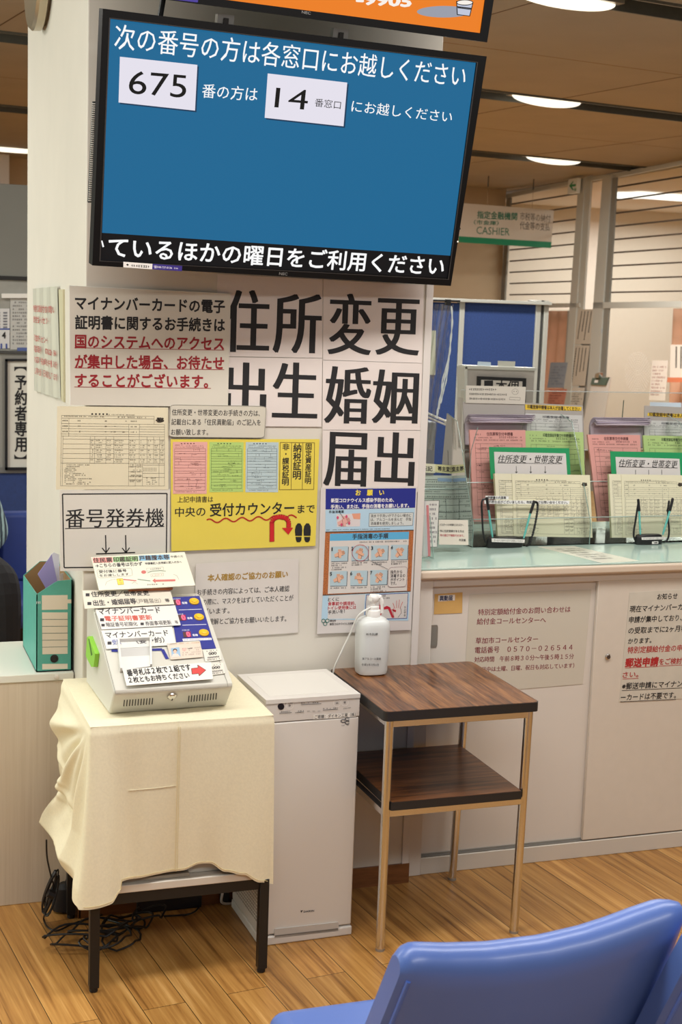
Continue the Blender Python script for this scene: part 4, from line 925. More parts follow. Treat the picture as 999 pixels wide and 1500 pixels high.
# cloth: perimeter column s, drop t
cl = M((232, 223, 193), .85, noise=.015, nscale=160, bump=.12)
per = []; rc = .012
NS = 260
pts = [(x0, y1), (x0, y0), (x1, y0), (x1, y1)]; seg = [y1-y0, x1-x0, y1-y0]; tot = sum(seg)
def perim(s):
    d = s*tot
    if d < seg[0]: return np.array([x0, y1-d]), np.array([-1.0, 0]), 0, d/seg[0]
    d -= seg[0]
    if d < seg[1]: return np.array([x0+d, y0]), np.array([0, -1.0]), 1, d/seg[1]
    d -= seg[1]; return np.array([x1, y0+d]), np.array([1.0, 0]), 2, d/seg[2]
s1, s2_ = seg[0]/tot, (seg[0]+seg[1])/tot
def sm(a, b, x): t = min(1, max(0, (x-a)/(b-a))); return t*t*(3-2*t)
hem_px = [(0, .247), (.10, .252), (.16, .272), (.165, .296), (.36, .300), (.5, .304), (.60, .318), (.66, .316), (.75, .291), (.85, .280), (.95, .252), (1.0, .245)]
def lin_i(tab, x):
    for (a, va), (c, vc) in zip(tab, tab[1:]):
        if x <= c: return va+(vc-va)*(x-a)/(c-a)
    return tab[-1][1]
def interp(tab, x):
    for (a, va), (c, vc) in zip(tab, tab[1:]):
        if x <= c: k = sm(a, c, x); return va+(vc-va)*k
    return tab[-1][1]
def cloth(u, v):
    s = u; p, n, side, f = perim(s)
    # blend normals at corners
    for sc in (s1, s2_):
        k = 1-abs(s-sc)/.035
        if k > 0:
            other = np.array([-1.0, 0]) if (sc == s1) else np.array([1.0, 0]); fr = np.array([0, -1.0])
            a = (s-sc)/.035; w_ = (a+1)/2; n = (other*(1-w_)+fr*w_) if sc == s1 else (fr*(1-w_)+other*w_); n = n/np.linalg.norm(n)
    if side == 0: hem = .252+.012*math.sin(f*7)*(1-f)
    elif side == 1: hem = interp(hem_px, f)
    else: hem = .245+.06*sm(0, .6, f)
    t = v; z = ZT+.003-(ZT-hem)*t
    out = .0045+.004*sm(.0, .05, t)
    if side == 0:
        q = ZT-z; dd = (1-f)*seg[0]; phi = math.atan2(dd, max(q, 1e-4)); r = math.hypot(dd, q)
        wf = 1-.85*sm(.35, .92, f)
        out += lin_i([(0, 0), (.06, .014), (.16, .016), (.25, .010), (.31, .008), (.36, .028), (.405, .052), (.43, .034), (.452, .012)], q)*wf
        out += .022*sm(.02, .25, r)*(.55-abs(math.sin(phi*7+.2))**1.3)*sm(.0, .06, q)
        out += .0065*sm(.05, .2, r)*math.cos(phi*33+q*8)*sm(.5, .9, phi)*sm(.03, .1, q)*(1-sm(.33, .4, q))
        out += .010*math.exp(-((q-.255-.12*(f-.3))/.016)**2)*sm(.05, .2, f)*(1-sm(.4, .62, f)) - .010*math.exp(-((q-.285-.12*(f-.3))/.012)**2)*sm(.05, .2, f)*(1-sm(.4, .62, f)) + .009*math.exp(-((q-.225-.12*(f-.3))/.012)**2)*(1-sm(.3, .5, f))
        out += .034*t*t*sm(.55, 1, f)
        z += .010*sm(.1, .3, q)*math.cos(phi*14+1.4)*(1-t)
    elif side == 1:
        fan = f/(.14+.26*t)
        cone = math.exp(-((f-.035)/(.05+.06*t))**2)
        out += .048*t*cone
        if f > .1: out -= .006*t*math.sin(sm(.1, .3, f)*math.pi)
        out += .005*t*math.sin(f*9+1)+.0035*t*math.sin(f*21+t*2)+.003*math.exp(-((f-.47)/.006)**2)
        out += .004*t*sm(.85, 1, f)
        out -= .008*t*t*math.exp(-((f-.63)/.08)**2)
    else:
        out += .006*t*math.sin(f*14)+.01*t
    if side != 0 and s < s1+.02: pass
    P = p+n*out
    return (P[0], P[1], z)
b = MB(); b.grid(cloth, 300, 100, cl)
# top sheet of the cloth, slightly rumpled
def top(u, v):
    x = x0-.0045+(x1-x0+.009)*u; y = y0-.0045+(y1-y0+.009)*v
    e = min(u, 1-u, v, 1-v)*8; return (x, y, ZT+.003+.0012*min(1, e)*math.sin(x*40+y*25)*math.sin(y*33+1))
b.grid(top, 40, 40, cl); b.grid(lambda u, v: ((x0-.0045)+(x1-x0+.009)*u, y1, ZT+.003-.3*v), 4, 4, cl)
cloth_o = b.build('tablecloth', ang=60, origin=(.18, -.2, TT)); tag(cloth_o, 'cream cloth draped over the low table under the ticket machine', 'tablecloth')
# stitched seam and hem
b = MB(); sp = lambda f, t, o=.0015: np.array(cloth(s1+(s2_-s1)*f, t))-np.array([0, o, 0])
for f in (.466, .477): b.tube([sp(f, t) for t in np.linspace(.03, .995, 40)], .0006, M((222, 206, 158), .8), 5)
b.build('seam', cloth_o)
b = MB(); b.tube([sp(f, .985) for f in np.linspace(.02, .99, 120)], .0008, M((214, 196, 146), .8), 5); b.tube([sp(f, .42, .001) for f in np.linspace(.2, .46, 30)], .0007, M((232, 223, 193), .8), 5); b.build('hem_stitching', cloth_o)

# ticket machine
ya = .025; MO = np.array([.011, -.36, ZT+.004]); MU = np.array([math.cos(ya), math.sin(ya), 0]); MD = np.array([-math.sin(ya), math.cos(ya), 0]); MW_ = .308
def mf(v): return MO + MU*v[0] + MD*v[1] + np.array([0, 0, v[2]])
root = thing('ticket_machine', MO+MU*.15+MD*.15, 'cream queue-ticket machine with sloping panel on the clothed table', 'machine')
cas = M((208, 205, 194), .45); cas2 = M((190, 188, 172), .45)
prof = [(0, 0), (-.056, .062), (-.060, .070), (-.057, .077), (.228, .228), (.246, .236), (.31, .238), (.31, 0)]
b = MB(); b.prism([mf((0, y, z)) for y, z in prof], MU*MW_, cas); b.build('casing', root, bevel=.006, seg=3)
SLn = np.array([0, .228-.077, 0]); sv = MD*(.285)+np.array([0, 0, .151]); SP = Plane(mf((0, -.057, .077))+0, MU, sv)
FP = Plane(mf((0, 0, 0)), MU, MD*(-.056)+np.array([0, 0, .062])); LP = Plane(mf((0, 0, 0)), -MD, (0, 0, 1))
z = Z(120, 800, .24024)
b = MB(); ol = M((120, 116, 104), .6)
for q in ([(205, 900), (890, 858)], [(890, 858), (885, 830), (690, 300)], [(205, 900), (80, 410)]):
    for i in range(len(q)-1): b.line(SP, z(*q[i]), z(*q[i+1]), .6, ol, .0009)
b.build('panel_outline', root, smooth=False)
b = MB(); bp = M((50, 56, 140), .4); wl = M((226, 226, 232), .5)
b.slab(SP, [z(530, 316), z(716, 305), z(795, 562), z(575, 588)], bp, 0, .0014); b.slab(SP, [z(712, 575), z(797, 565), z(818, 626), z(732, 630)], bp, 0, .0014)
b.path(SP, [z(180, 640), z(205, 640), z(490, 632), z(520, 690)], 4.2, bp, .0016)
for y, xa, xb in ((390, 590, 730), (483, 612, 758)): b.line(SP, z(xa, y+2), z(xb, y-3), .9, wl, .0018)
b.slab(SP, [z(612, 568), z(788, 561), z(792, 574), z(616, 583)], wl, .0014, .0018); b.greek(SP, z(620, 575), z(785, 568), 1.6, M((150, 110, 110), .6), n=18, lift=.0021)
for (x, y) in ((575, 326), (592, 419), (628, 516)): b.greek(SP, z(x-18, y), z(x+28, y-2), 1.9, wl, n=6, seed=x, lift=.0018, dense=1)
for (x, y) in ((625, 350), (657, 443), (690, 546)): b.txt(SP, '名待', z(x-16, y), z(x+16, y-1), 3, wl, .03, lift=.0018)
b.build('button_panel', root, smooth=False)
for i, (x, y) in enumerate(((580, 348), (612, 441), (642, 543))):
    b = MB(); b.slab(SP, [z(x-28, y-17), z(x+18, y-19), z(x+24, y+14), z(x-22, y+17)], M((92, 62, 62), .3), .0014, .0022); b.txt(SP, '0', z(x-4, y-1), z(x+15, y-2), 6.4, M((255, 120, 150), emit=1.1), .05, lift=.0026, exact=True); b.poly(SP, [z(x-8, y-17), z(x+18, y-19), z(x+24, y+14), z(x-2, y+16)], M((232, 40, 84), emit=.75), .0024); b.build('digit_display', root, smooth=False)
for (x, y) in ((683, 342), (713, 437), (743, 533)):
    c = SP.W(SP.uv(z(x, y)), .0014); b = MB(); ylw = M((228, 178, 30), .35); b.lathe(c, [(.0135, 0), (.0135, .003), (.0115, .0045)], ylw, 24, axis=SP.N); b.lathe(c+SP.N*.0045, [(.0085, 0), (.008, .002), (.006, .003)], M((236, 192, 50), .3), 24, axis=SP.N); b.build('button', root)
c = FP.W(FP.uv(z(547, 908)), 0); b = MB(); b.lathe(c, [(.0115, 0), (.0115, .006), (.009, .008)], CHROME, 22, axis=FP.N); b.build('lock', root)
b = MB(); b.slab(FP, [FP.uv(z(547, 920))+np.array(o) for o in ((-.0015, -.004), (.0015, -.004), (.0015, .004), (-.0015, .004))], BLACK, .008, .0086, uvs=True); b.build('keyhole', root)
for xa, ya_, xb, yb_ in ((256, 956, 428, 944), (650, 930, 817, 914)):
    b = MB()
    for k in range(11):
        t = k/10; x = xa+(xb-xa)*t; y = ya_+(yb_-ya_)*t; b.slab(FP, [z(x-4, y+19), z(x+2, y+19), z(x+6, y-19), z(x, y-19)], M((50, 48, 42), .7), .0004, .0012)
    b.build('vent_slots', root, smooth=False)
# card slot tray
b = MB(); tw = M((222, 220, 216), .4)
tq = [(220, 590), (415, 580), (418, 748), (236, 772)]
b.slab(SP, [z(*p) for p in tq], M((196, 194, 190), .5), .001, .004)
def lip(p, q, hgt=.016): 
    A = SP.uv(z(*p)); B = SP.uv(z(*q)); d = (B-A)/np.linalg.norm(B-A); n = np.array([-d[1], d[0]])*.0025
    b.slab(SP, [A-n, B-n, B+n, A+n], tw, .001, hgt, uvs=True)
for i in range(3): lip(*[(tq[3], tq[0]), (tq[0], tq[1]), (tq[1], tq[2])][i])
b.slab(SP, [z(236, 690), z(416, 682), z(418, 748), z(238, 772)], tw, .004, .009); b.build('ticket_outlet', root, bevel=.0008)
b = MB()
for q in ([(735, 638), (838, 628), (846, 700), (748, 712)], [(752, 728), (858, 718), (868, 782), (770, 794)]): pass
b = MB(); c = [LP.uv(z(*p)) for p in ((58, 555), (66, 548), (108, 655), (98, 735), (84, 735), (50, 668))]
lime = M((142, 206, 60), .45); b.slab(LP, c, lime, .0, .012, uvs=True); c2 = [LP.uv(z(*p)) for p in ((68, 566), (72, 562), (92, 660), (84, 668))]; b.slab(LP, c2, M((70, 116, 30), .6), .012, .0125, uvs=True)
tag(b.build('sticky_note_holder', bevel=.002), 'lime green holder stuck on the left side of the ticket machine', 'holder')
def mp(name, label, q, col, draw, w=.003, th=.0009, pl=SP, cat='label', rough=.4):
    b = MB(); b.slab(pl, [z(*p) for p in q], M(col, rough), w, w+th); draw(b, w+th+.0004); return tag(b.build(name, smooth=False), label, cat)
dk = M((56, 52, 56), .7); salm = M((206, 96, 84), .7)
def sq(b, x, y, L, s=12): b.poly(SP, [z(x-s, y-s*.75), z(x+s, y-s*.75), z(x+s, y+s*.8), z(x-s, y+s*.8)], dk, L)
def m1(b, L):
    sq(b, 32, 317, L); sq(b, 43, 370, L)
    b.txt(SP, '住所変更／世帯変更', z(54, 315), z(405, 305), 7.4, dk, .012, lift=L); b.txt(SP, '出生・婚姻届等', z(66, 368), z(326, 356), 7.8, dk, .016, lift=L); b.txt(SP, '（戸籍届出）', z(330, 357), z(478, 352), 6.2, M((90, 84, 80), .7), .0, lift=L); b.txt(SP, '等', z(504, 352), z(530, 351), 5, dk, .01, lift=L)
mp('paper_label', 'uppermost cream paper label on the ticket machine slope, two lines with black squares', [(0, 290), (530, 273), (560, 373), (14, 402)], (222, 214, 198), m1, w=.0105)
def m2(b, L):
    b.txt(SP, 'マイナンバーカード', z(98, 413), z(474, 404), 9.2, dk, .012, lift=L); sq(b, 121, 463, L); b.txt(SP, '電子証明書更新', z(138, 457), z(424, 449), 7, salm, .014, lift=L)
    sq(b, 127, 496, L, 10); b.txt(SP, '暗証番号初期化', z(146, 494), z(336, 488), 6, dk, .008, lift=L); sq(b, 365, 488, L, 10); b.txt(SP, '券面事項更新', z(384, 487), z(542, 479), 6, dk, .008, lift=L); b.txt(SP, '等', z(564, 478), z(584, 477), 4.6, dk, .0, lift=L)
mp('paper_label', 'middle white paper label on the ticket machine with a red line of text', [(80, 401), (566, 374), (600, 495), (118, 522)], (226, 222, 216), m2, w=.007)
def m3(b, L):
    b.txt(SP, 'マイナンバーカード', z(143, 553), z(524, 538), 8.6, dk, .012, lift=L); sq(b, 167, 600, L, 12); b.txt(SP, '受取', z(184, 597), z(236, 592), 7, M((90, 104, 170), .7), .012, lift=L); b.txt(SP, '（要予約）', z(330, 588), z(500, 580), 8, dk, .01, lift=L)
mp('paper_label', 'lowest white paper label on the ticket machine slope, above the ticket outlet', [(116, 522), (548, 498), (572, 610), (148, 636)], (228, 226, 220), m3, w=.004)
def m4(b, L):
    b.txt(SP, '番号札は２枚で１組です', z(272, 794), z(658, 757), 9, INK, .02, lift=L); b.txt(SP, '２枚ともお持ちください', z(282, 837), z(650, 806), 8, INK, .02, lift=L)
    b.poly(SP, [z(664, 765), z(704, 760), z(702, 743), z(752, 775), z(712, 810), z(708, 796), z(668, 800)], M((206, 70, 66), .6), L); b.path(SP, [z(664, 765), z(704, 760), z(702, 743), z(752, 775), z(712, 810), z(708, 796), z(668, 800), z(664, 765)], .6, INK, L+.0002)
mp('paper_label', 'white paper label with red arrow along the bottom of the machine slope', [(245, 772), (784, 724), (796, 828), (270, 870)], (230, 226, 218), m4, w=.0095)
def m5(b, L):
    b.poly(SP, [z(540, 632), z(592, 625), z(600, 682), z(548, 690)], M((150, 180, 206), .6), L)
    b.ell(SP, z(566, 646), 3.2, 2.8, M((60, 44, 40), .7), L+.0002, 14); b.ell(SP, z(566, 652), 2.4, 2.6, M((230, 184, 160), .7), L+.0003, 14); b.poly(SP, [z(545, 690), z(553, 668), z(566, 664), z(582, 666), z(598, 684)], M((226, 206, 196), .7), L+.0003)
    b.ell(SP, z(622, 640), 3.4, 2.6, M((224, 180, 168), .6), L, 12); b.greek(SP, z(534, 606), z(720, 596), 1.7, M((190, 150, 110), .6), n=24, lift=L)
    for k in range(4): b.greek(SP, z(610, 634+k*13), z(722, 626+k*13), 2, M((160, 140, 130), .6), n=12, seed=k, lift=L)
    b.line(SP, z(646, 634), z(672, 632), 1.2, INK, L); 
mp('id_card_sample', 'laminated sample identity card on the machine slope', [(516, 602), (718, 588), (738, 684), (540, 700)], (222, 206, 190), m5, w=.004, rough=.2, cat='card')
for lbl, q in (('upper', [(735, 640), (838, 630), (850, 700), (752, 712)]), ('lower', [(755, 728), (860, 718), (872, 782), (772, 796)])):
    def m6(b, L, q=q):
        Q = Quad(SP, [z(*p) for p in q]); b.txt(Q, '000', (300, 380), (760, 380), 230, INK, .02, lift=L, exact=True); b.greek(Q, (200, 150), (850, 150), 120, dk, n=10, seed=1, lift=L); b.greek(Q, (120, 700), (900, 700), 150, dk, n=14, seed=2, lift=L); b.greek(Q, (120, 880), (900, 880), 120, dk, n=14, seed=3, lift=L)
    mp('ticket_sample', '%s sample number ticket taped at the lower right of the machine slope' % lbl, q, (224, 218, 206), m6, w=.003, cat='ticket')
# big leaning sign on top
A = mf((0, .235, .25)); TP = Plane(A, MU, MD*math.cos(math.radians(48))+np.array([0, 0, math.sin(math.radians(48))]))
def m7(b, w):
    L = w
    z9 = z
    for x0_, x1_, c_, s_, y0_, y1_ in ((64, 184, (228, 150, 140), '住民票', 93, 89), (187, 340, (150, 196, 130), '印鑑証明', 88, 82), (344, 532, (130, 184, 214), '戸籍謄本等', 80, 72)):
        b.poly(TP, [z(x0_, y0_-17), z(x1_, y1_-17), z(x1_+3, y1_+15), z(x0_+4, y0_+15)], M(c_, .6), L); b.txt(TP, s_, z(x0_+3, y0_), z(x1_-2, y1_), 6.6, M((74, 60, 56), .7), .016, lift=L+.0004)
    b.txt(TP, '申請の方', z(540, 70), z(615, 67), 3, dk, .0, lift=L)
    b.txt(TP, '→こちらの番号は引かず', z(80, 125), z(366, 113), 5.4, dk, .016, lift=L); b.txt(TP, '申請書記入台用紙に記入の方へ', z(384, 112), z(606, 101), 3.2, dk, .012, lift=L)
    lnm = M((170, 164, 150), .6); Qb = Quad(TP, [z(88, 148), z(300, 138), z(308, 186), z(98, 200)]); pp = rr((0, 0), (1000, 1000), 140); b.path(Qb, pp+[pp[0]], 14, lnm, L)
    b.txt(TP, '受付後に番号', z(102, 162), z(270, 154), 4.2, dk, .01, lift=L); b.txt(TP, 'をお渡しします', z(106, 185), z(284, 176), 3.6, dk, .008, lift=L)
    gr = M((128, 150, 128), .6); pk = M((204, 110, 100), .6)
    b.ell(TP, z(375, 163), 3.6, 2.6, pk, L, 12); b.path(TP, [z(398, 168), z(425, 158), z(480, 154), z(510, 158)], .9, gr, L); b.line(TP, z(338, 207), z(416, 217), 1.3, gr, L)
    b.frame(TP, [z(392, 140), z(494, 132), z(497, 150), z(394, 158)], .4, lnm, L); b.greek(TP, z(415, 146), z(480, 141), 2, dk, n=6, lift=L); b.frame(TP, [z(418, 176), z(494, 168), z(497, 186), z(420, 192)], .4, lnm, L); b.greek(TP, z(426, 184), z(488, 178), 1.5, pk, n=8, lift=L)
    b.poly(TP, [z(210, 205), z(246, 202), z(254, 238), z(219, 242)], M((236, 222, 80), .5), L); b.path(TP, [z(210, 205), z(246, 202), z(254, 238), z(219, 242), z(210, 205)], .5, M((190, 160, 40), .5), L+.0002); b.txt(TP, '受', z(224, 214), z(240, 213), 2.6, pk, .0, lift=L+.0002); b.txt(TP, '付', z(228, 230), z(244, 229), 2.6, pk, .0, lift=L+.0002)
    b.line(TP, z(250, 208), z(330, 216), 1.6, pk, L); b.path(TP, [z(140, 245), z(150, 222), z(180, 210), z(205, 206)], .5, lnm, L); b.path(TP, [z(302, 235), z(318, 222), z(340, 236)], .5, lnm, L)
    b.poly(TP, [z(568, 207), z(568, 219), z(446, 222), z(448, 232), z(428, 215), z(444, 202), z(446, 210)], pk, L); b.greek(TP, z(395, 240), z(500, 236), 2, dk, n=8, lift=L); b.path(TP, [z(556, 176), z(578, 186), z(590, 210)], .6, lnm, L)
mp('leaning_sign', 'cream card sign leaning on top of the ticket machine, tinted heading and red arrow', [(55, 72), (624, 40), (690, 244), (103, 274)], (226, 222, 202), m7, w=.0, th=.004, pl=TP, cat='sign', rough=.25)
b = MB(); b.slab(TP, [z(285, 250), z(560, 238), z(556, 254), z(290, 262)], M((168, 96, 54), .6), -.014, -.004); tag(b.build('orange_support', bevel=.001), 'orange-brown block holding up the leaning sign on the machine', 'support')

# ---- cables on the floor under and beside the table
kb = M((16, 15, 16), .45)
def floor_pts(px, zz=.006): return [at(p, 'z', zz) for p in px]
def smooth_path(P, n=8):
    P = [np.array(p, float) for p in P]; out = []
    for i in range(len(P)-1):
        p0, p1, p2, p3 = P[max(i-1, 0)], P[i], P[i+1], P[min(i+2, len(P)-1)]
        for k in range(n):
            t = k/n; out.append(.5*((2*p1)+(-p0+p2)*t+(2*p0-5*p1+4*p2-p3)*t*t+(-p0+3*p1-3*p2+p3)*t**3))
    return out+[P[-1]]
LS = -.12
hp = [at((68, 1230), 'y', LS), at((69, 1256), 'y', LS), at((75, 1285), 'y', LS), at((78, 1300), 'y', LS), at((70, 1330), 'y', LS+.02)]+floor_pts([(64, 1345), (70, 1358), (84, 1363), (110, 1352), (150, 1340)])
b = MB(); b.tube(smooth_path(hp), .0026, kb, 6); tag(b.build('hanging_cable'), 'thin black cable hanging from the cloth down to the floor at its left', 'cord')
R = random.Random(4); b = MB()
for k in range(7):
    c = at((74+R.uniform(-3, 3), 1312+R.uniform(-6, 6)), 'y', LS+.01*k); a0 = R.uniform(0, 6); P = []
    for i in range(17):
        t = a0+i/16*2*math.pi; P.append(c+np.array([.010*math.cos(t)+.016*math.sin(t), .006*math.sin(t*2), .055*math.sin(t)+.002*k]))
    b.tube(P, .0024, kb, 6, cap=False)
b.tube([at((70, 1308), 'y', LS-.01), at((79, 1312), 'y', LS-.01)], .012, kb, 8); tag(b.build('cable_coil'), 'bundled loop of black cable hanging left of the cloth', 'cable')
b = MB(); R = random.Random(9)
for k in range(9):
    cx, cy_ = R.uniform(-.02, .2), R.uniform(-.26, -.1); rx, ry = R.uniform(.04, .12), R.uniform(.03, .06); a0 = R.uniform(0, 6); P = []
    for i in range(25):
        t = i/24*2*math.pi+a0; P.append((cx+rx*math.cos(t)+.01*math.sin(3*t), cy_+ry*math.sin(t), .006+.02*abs(math.sin(t*1.5+k))+.004*k))
    b.tube(P, .003, kb, 6, cap=False)
b.tube(smooth_path(floor_pts([(150, 1345), (175, 1352), (205, 1360), (212, 1350), (200, 1340)], .005)), .0028, kb, 6); b.tube(smooth_path(floor_pts([(240, 1342), (280, 1338), (294, 1322), (286, 1306)], .005)), .0026, kb, 6)
tag(b.build('cable_tangle'), 'tangle of black cables on the floor under the low table', 'cables')
b = MB(); p = at((208, 1332), 'z', 0); b.box((p[0]-.02, p[1]-.03, .0), (p[0]+.17, p[1]+.03, .045), M((26, 25, 27), .4))
for k in range(4): b.lathe((p[0]+.01+.04*k, p[1], .045), [(.014, 0), (.014, .004), (.012, .004)], M((40, 39, 40), .5), 14)
tag(b.build('power_strip', bevel=.004), 'black power strip among the cables under the low table', 'power strip')
b = MB(); p = at((95, 1335), 'z', .0); b.lathe((p[0], p[1], .0), [(.01, 0), (.032, .008), (.036, .04), (.03, .075), (.012, .088)], M((24, 23, 25), .5), 20, sx=1.1, sy=.8); b.tube(smooth_path([(p[0], p[1], .08), (p[0]+.02, p[1]+.01, .12), (p[0]+.05, p[1]+.02, .08), (p[0]+.08, p[1], .01)]), .003, kb, 6)
tag(b.build('power_adapter'), 'rounded black power adapter on the floor left of the table leg', 'adapter')

# ================================================================== AIR PURIFIER
yaw = .025; PO = np.array([.4429, -.31, 0]); PU = np.array([math.cos(yaw), math.sin(yaw), 0]); PDv = np.array([-math.sin(yaw), math.cos(yaw), 0]); s_ = .27
pfm = lambda v: PO+PU*v[0]+PDv*v[1]+np.array([0, 0, v[2]])
root = thing('air_purifier', PO+PU*.135+PDv*.135, 'tall white air purifier between the clothed table and the wooden side table', 'air purifier')
pw = M((218, 213, 206), .38); pw2 = M((210, 204, 197), .4); pg = M((196, 192, 186), .4)
b = MB(); b.box((0, .012, .025), (s_, s_, .688), pw, fr=pfm); b.build('body', root, bevel=.006, seg=3)
b = MB(); b.box((-.001, -.002, .688), (s_+.001, s_, .7), pw, fr=pfm); 
b.box((.02, .03, .7), (s_-.02, s_-.03, .7008), M((224, 220, 212), .3), fr=pfm); b.build('lid', root, bevel=.003)
b = MB(); b.box((0, 0, .03), (s_, .014, .634), pw, fr=pfm); b.build('front_panel', root, bevel=.004, seg=3)
b = MB(); b.box((.0, .0, .637), (s_, .014, .687), pw2, fr=pfm)
PFp = Plane(PO, PU, (0, 0, 1)); zp = Z(320, 960, .24024)
tiny = M((60, 58, 60), .6); L = .0012
b.slab(PFp, [zp(362, 308), zp(364, 305)]+[zp(381+20*math.cos(t), 312-20*math.sin(t)) for t in np.linspace(math.pi, -math.pi*.99, 20)], M((20, 20, 24), .3), .0002, .0009)
for x, y, r in ((434, 305, 22), (722, 290, 22), (769, 286, 22)): b.ring(PFp, zp(x, y), r*.24, r*.24, .5, M((232, 228, 222), .4), L, 20); b.greek(PFp, zp(x-8, y), zp(x+8, y), 3, tiny, n=2, seed=x, lift=L, dense=1)
for x0_, x1_, y in ((370, 446, 350), (466, 520, 346), (502, 626, 296), (636, 728, 330)):
    b.line(PFp, zp(x0_, y+3), zp(x1_, y-2), .7, tiny, L); b.greek(PFp, zp(x0_, y-6), zp(x1_, y-10), 1.6, tiny, n=9, seed=x0_, lift=L, dense=.6)
for x in (540, 572, 604): b.line(PFp, zp(x, 340), zp(x+16, 339), .8, M((150, 146, 140), .5), L)
b.txt(PFp, 'STREAMER', zp(760, 325), zp(806, 318), 1.4, tiny, .0, lift=L, exact=True); b.greek(PFp, zp(405, 293), zp(465, 290), 1.6, tiny, n=6, seed=4, lift=L)
b.build('control_panel', root, smooth=False)
b = MB(); L = .0006
b.slab(PFp, [zp(580, 364), zp(838, 350), zp(838, 374), zp(580, 390)], M((230, 226, 218), .4), .0001, .0005); b.txt(PFp, 'ご寄贈：ダイキン工業（株）', zp(586, 376), zp(835, 360), 5.2, INK, .004, lift=L+.0004)
b.build('donor_sticker', root, smooth=False); b = MB()
for i, (x, y) in enumerate(((760, 400), (785, 388), (785, 410))): b.ring(PFp, zp(x, y), 3.2, 2.2, 1.5, M((96, 96, 96), .5), L, 12, 30, 330)
b.greek(PFp, zp(750, 428), zp(795, 425), 1.4, tiny, n=7, lift=L)
b.build('streamer_mark', root, smooth=False); b = MB()
z2p = Z(330, 1240, .24024); b.poly(PFp, [z2p(458, 390), z2p(474, 388), z2p(462, 404)], M((60, 60, 62), .5), L); b.txt(PFp, 'DAIKIN', z2p(478, 397), z2p(541, 391), 2.6, M((80, 80, 82), .5), .02, lift=L, exact=True); b.build('maker_mark', root, smooth=False)
b = MB(); b.box((-.002, -.004, 0), (s_+.002, s_, .026), pw, fr=pfm); b.build('base', root, bevel=.004)
b = MB(); q = [z2p(298, 512), z2p(302, 500), z2p(685, 458), z2p(690, 468), z2p(686, 512), z2p(296, 556)]; b.slab(PFp, q, pg, .0, .004); b.slab(PFp, [z2p(300, 538), z2p(684, 494), z2p(684, 502), z2p(300, 547)], M((120, 116, 110), .6), .004, .0045); b.build('water_tray_handle', root, bevel=.0012)
b = MB(); gm_ = M((168, 164, 156), .6)
for i in range(28):
    for j in range(15):
        y = .03+j*.014; zc = .06+i*.0105; b.box((-.0012, y, zc), (.0, y+.008, zc+.0055), gm_, fr=pfm)
b.build('side_grille', root, smooth=False)
b = MB(); b.box((-.0015, .09, .64), (.0, .18, .66), M((110, 106, 100), .6), fr=pfm); b.build('side_slot', root, smooth=False)
b = MB(); b.tube(smooth_path([pfm((.02, s_, .09)), pfm((-.015, s_+.005, .07)), pfm((-.03, s_-.0, .04)), pfm((-.02, s_+.01, .008)), pfm((.06, s_+.016, .005))]), .004, M((206, 200, 192), .5), 8); b.build('power_cord', root)

# ================================================================== WOODEN SIDE TABLE
tx, ty, tw_, td_, th_ = .7286, -.4558, .459, .4575, .69
dkw = wood_mat('walnut_laminate', [(54, 29, 13), (98, 57, 27), (122, 77, 42), (150, 101, 58)], rot=math.radians(0), gscale=(22, 1.3, 1), rough=.3, coat=.2, gbig=2.2, ramp=(.38, .62))
dkw2 = wood_mat('walnut_shelf', [(50, 27, 12), (86, 49, 24), (108, 66, 36), (128, 84, 50)], gscale=(1.3, 22, 1), rough=.32, coat=.15, gbig=2.2, ramp=(.38, .62))
edge = M((36, 34, 34), .45)
root = thing('side_table', (tx+tw_/2, ty+td_/2, 0), 'walnut side table with steel tube legs and a lower shelf', 'table')
def rrect(xa, ya, xb, yb, r, n=5):
    o = []
    for cx, cy, a in ((xb-r, yb-r, 0), (xa+r, yb-r, 90), (xa+r, ya+r, 180), (xb-r, ya+r, 270)):
        for k in range(n+1): t = math.radians(a+90*k/n); o.append((cx+r*math.cos(t), cy+r*math.sin(t)))
    return o
def board(xa, ya, xb, yb, z0, z1, r, wd):
    b = MB(); P = rrect(xa, ya, xb, yb, r); b.prism([(x, y, z0) for x, y in P], (0, 0, z1-z0-.001), edge)
    P2 = rrect(xa+.002, ya+.002, xb-.002, yb-.002, r); b.prism([(x, y, z1-.0012) for x, y in P2], (0, 0, .0012), wd); return b
board(tx, ty, tx+tw_, ty+td_, th_-.027, th_, .016, dkw).build('tabletop', root)
bl_ = [at(p, 'z', 0) for p in ((556.5, 1392), (752.5, 1366))]
i_ = .022
tops = [(tx+i_, ty+i_), (tx+tw_-i_, ty+i_), (tx+tw_-i_, ty+td_-i_), (tx+i_, ty+td_-i_)]
bots = [(bl_[0][0], bl_[0][1]), (bl_[1][0], bl_[1][1]), (tx+tw_-i_-.018, ty+td_-i_), (tx+i_, ty+td_-i_)]
def legat(k, z): t = z/(th_-.027); return np.array([bots[k][0]*(1-t)+tops[k][0]*t, bots[k][1]*(1-t)+tops[k][1]*t, z])
steel = M((222, 222, 222), .2, 1.0)
for k in range(4):
    b = MB(); b.tube([legat(k, .006), legat(k, th_-.027)], .0125, steel, 20); lg_ = b.build('leg', root)
    b = MB(); b.tube([legat(k, 0), legat(k, .008)], .0128, M((150, 144, 134), .4, .3), 18); b.build('foot', lg_)
board(tx+.034, ty+.012, tx+tw_-.034, ty+td_-.012, .409, .433, .004, dkw2).build('shelf', root)
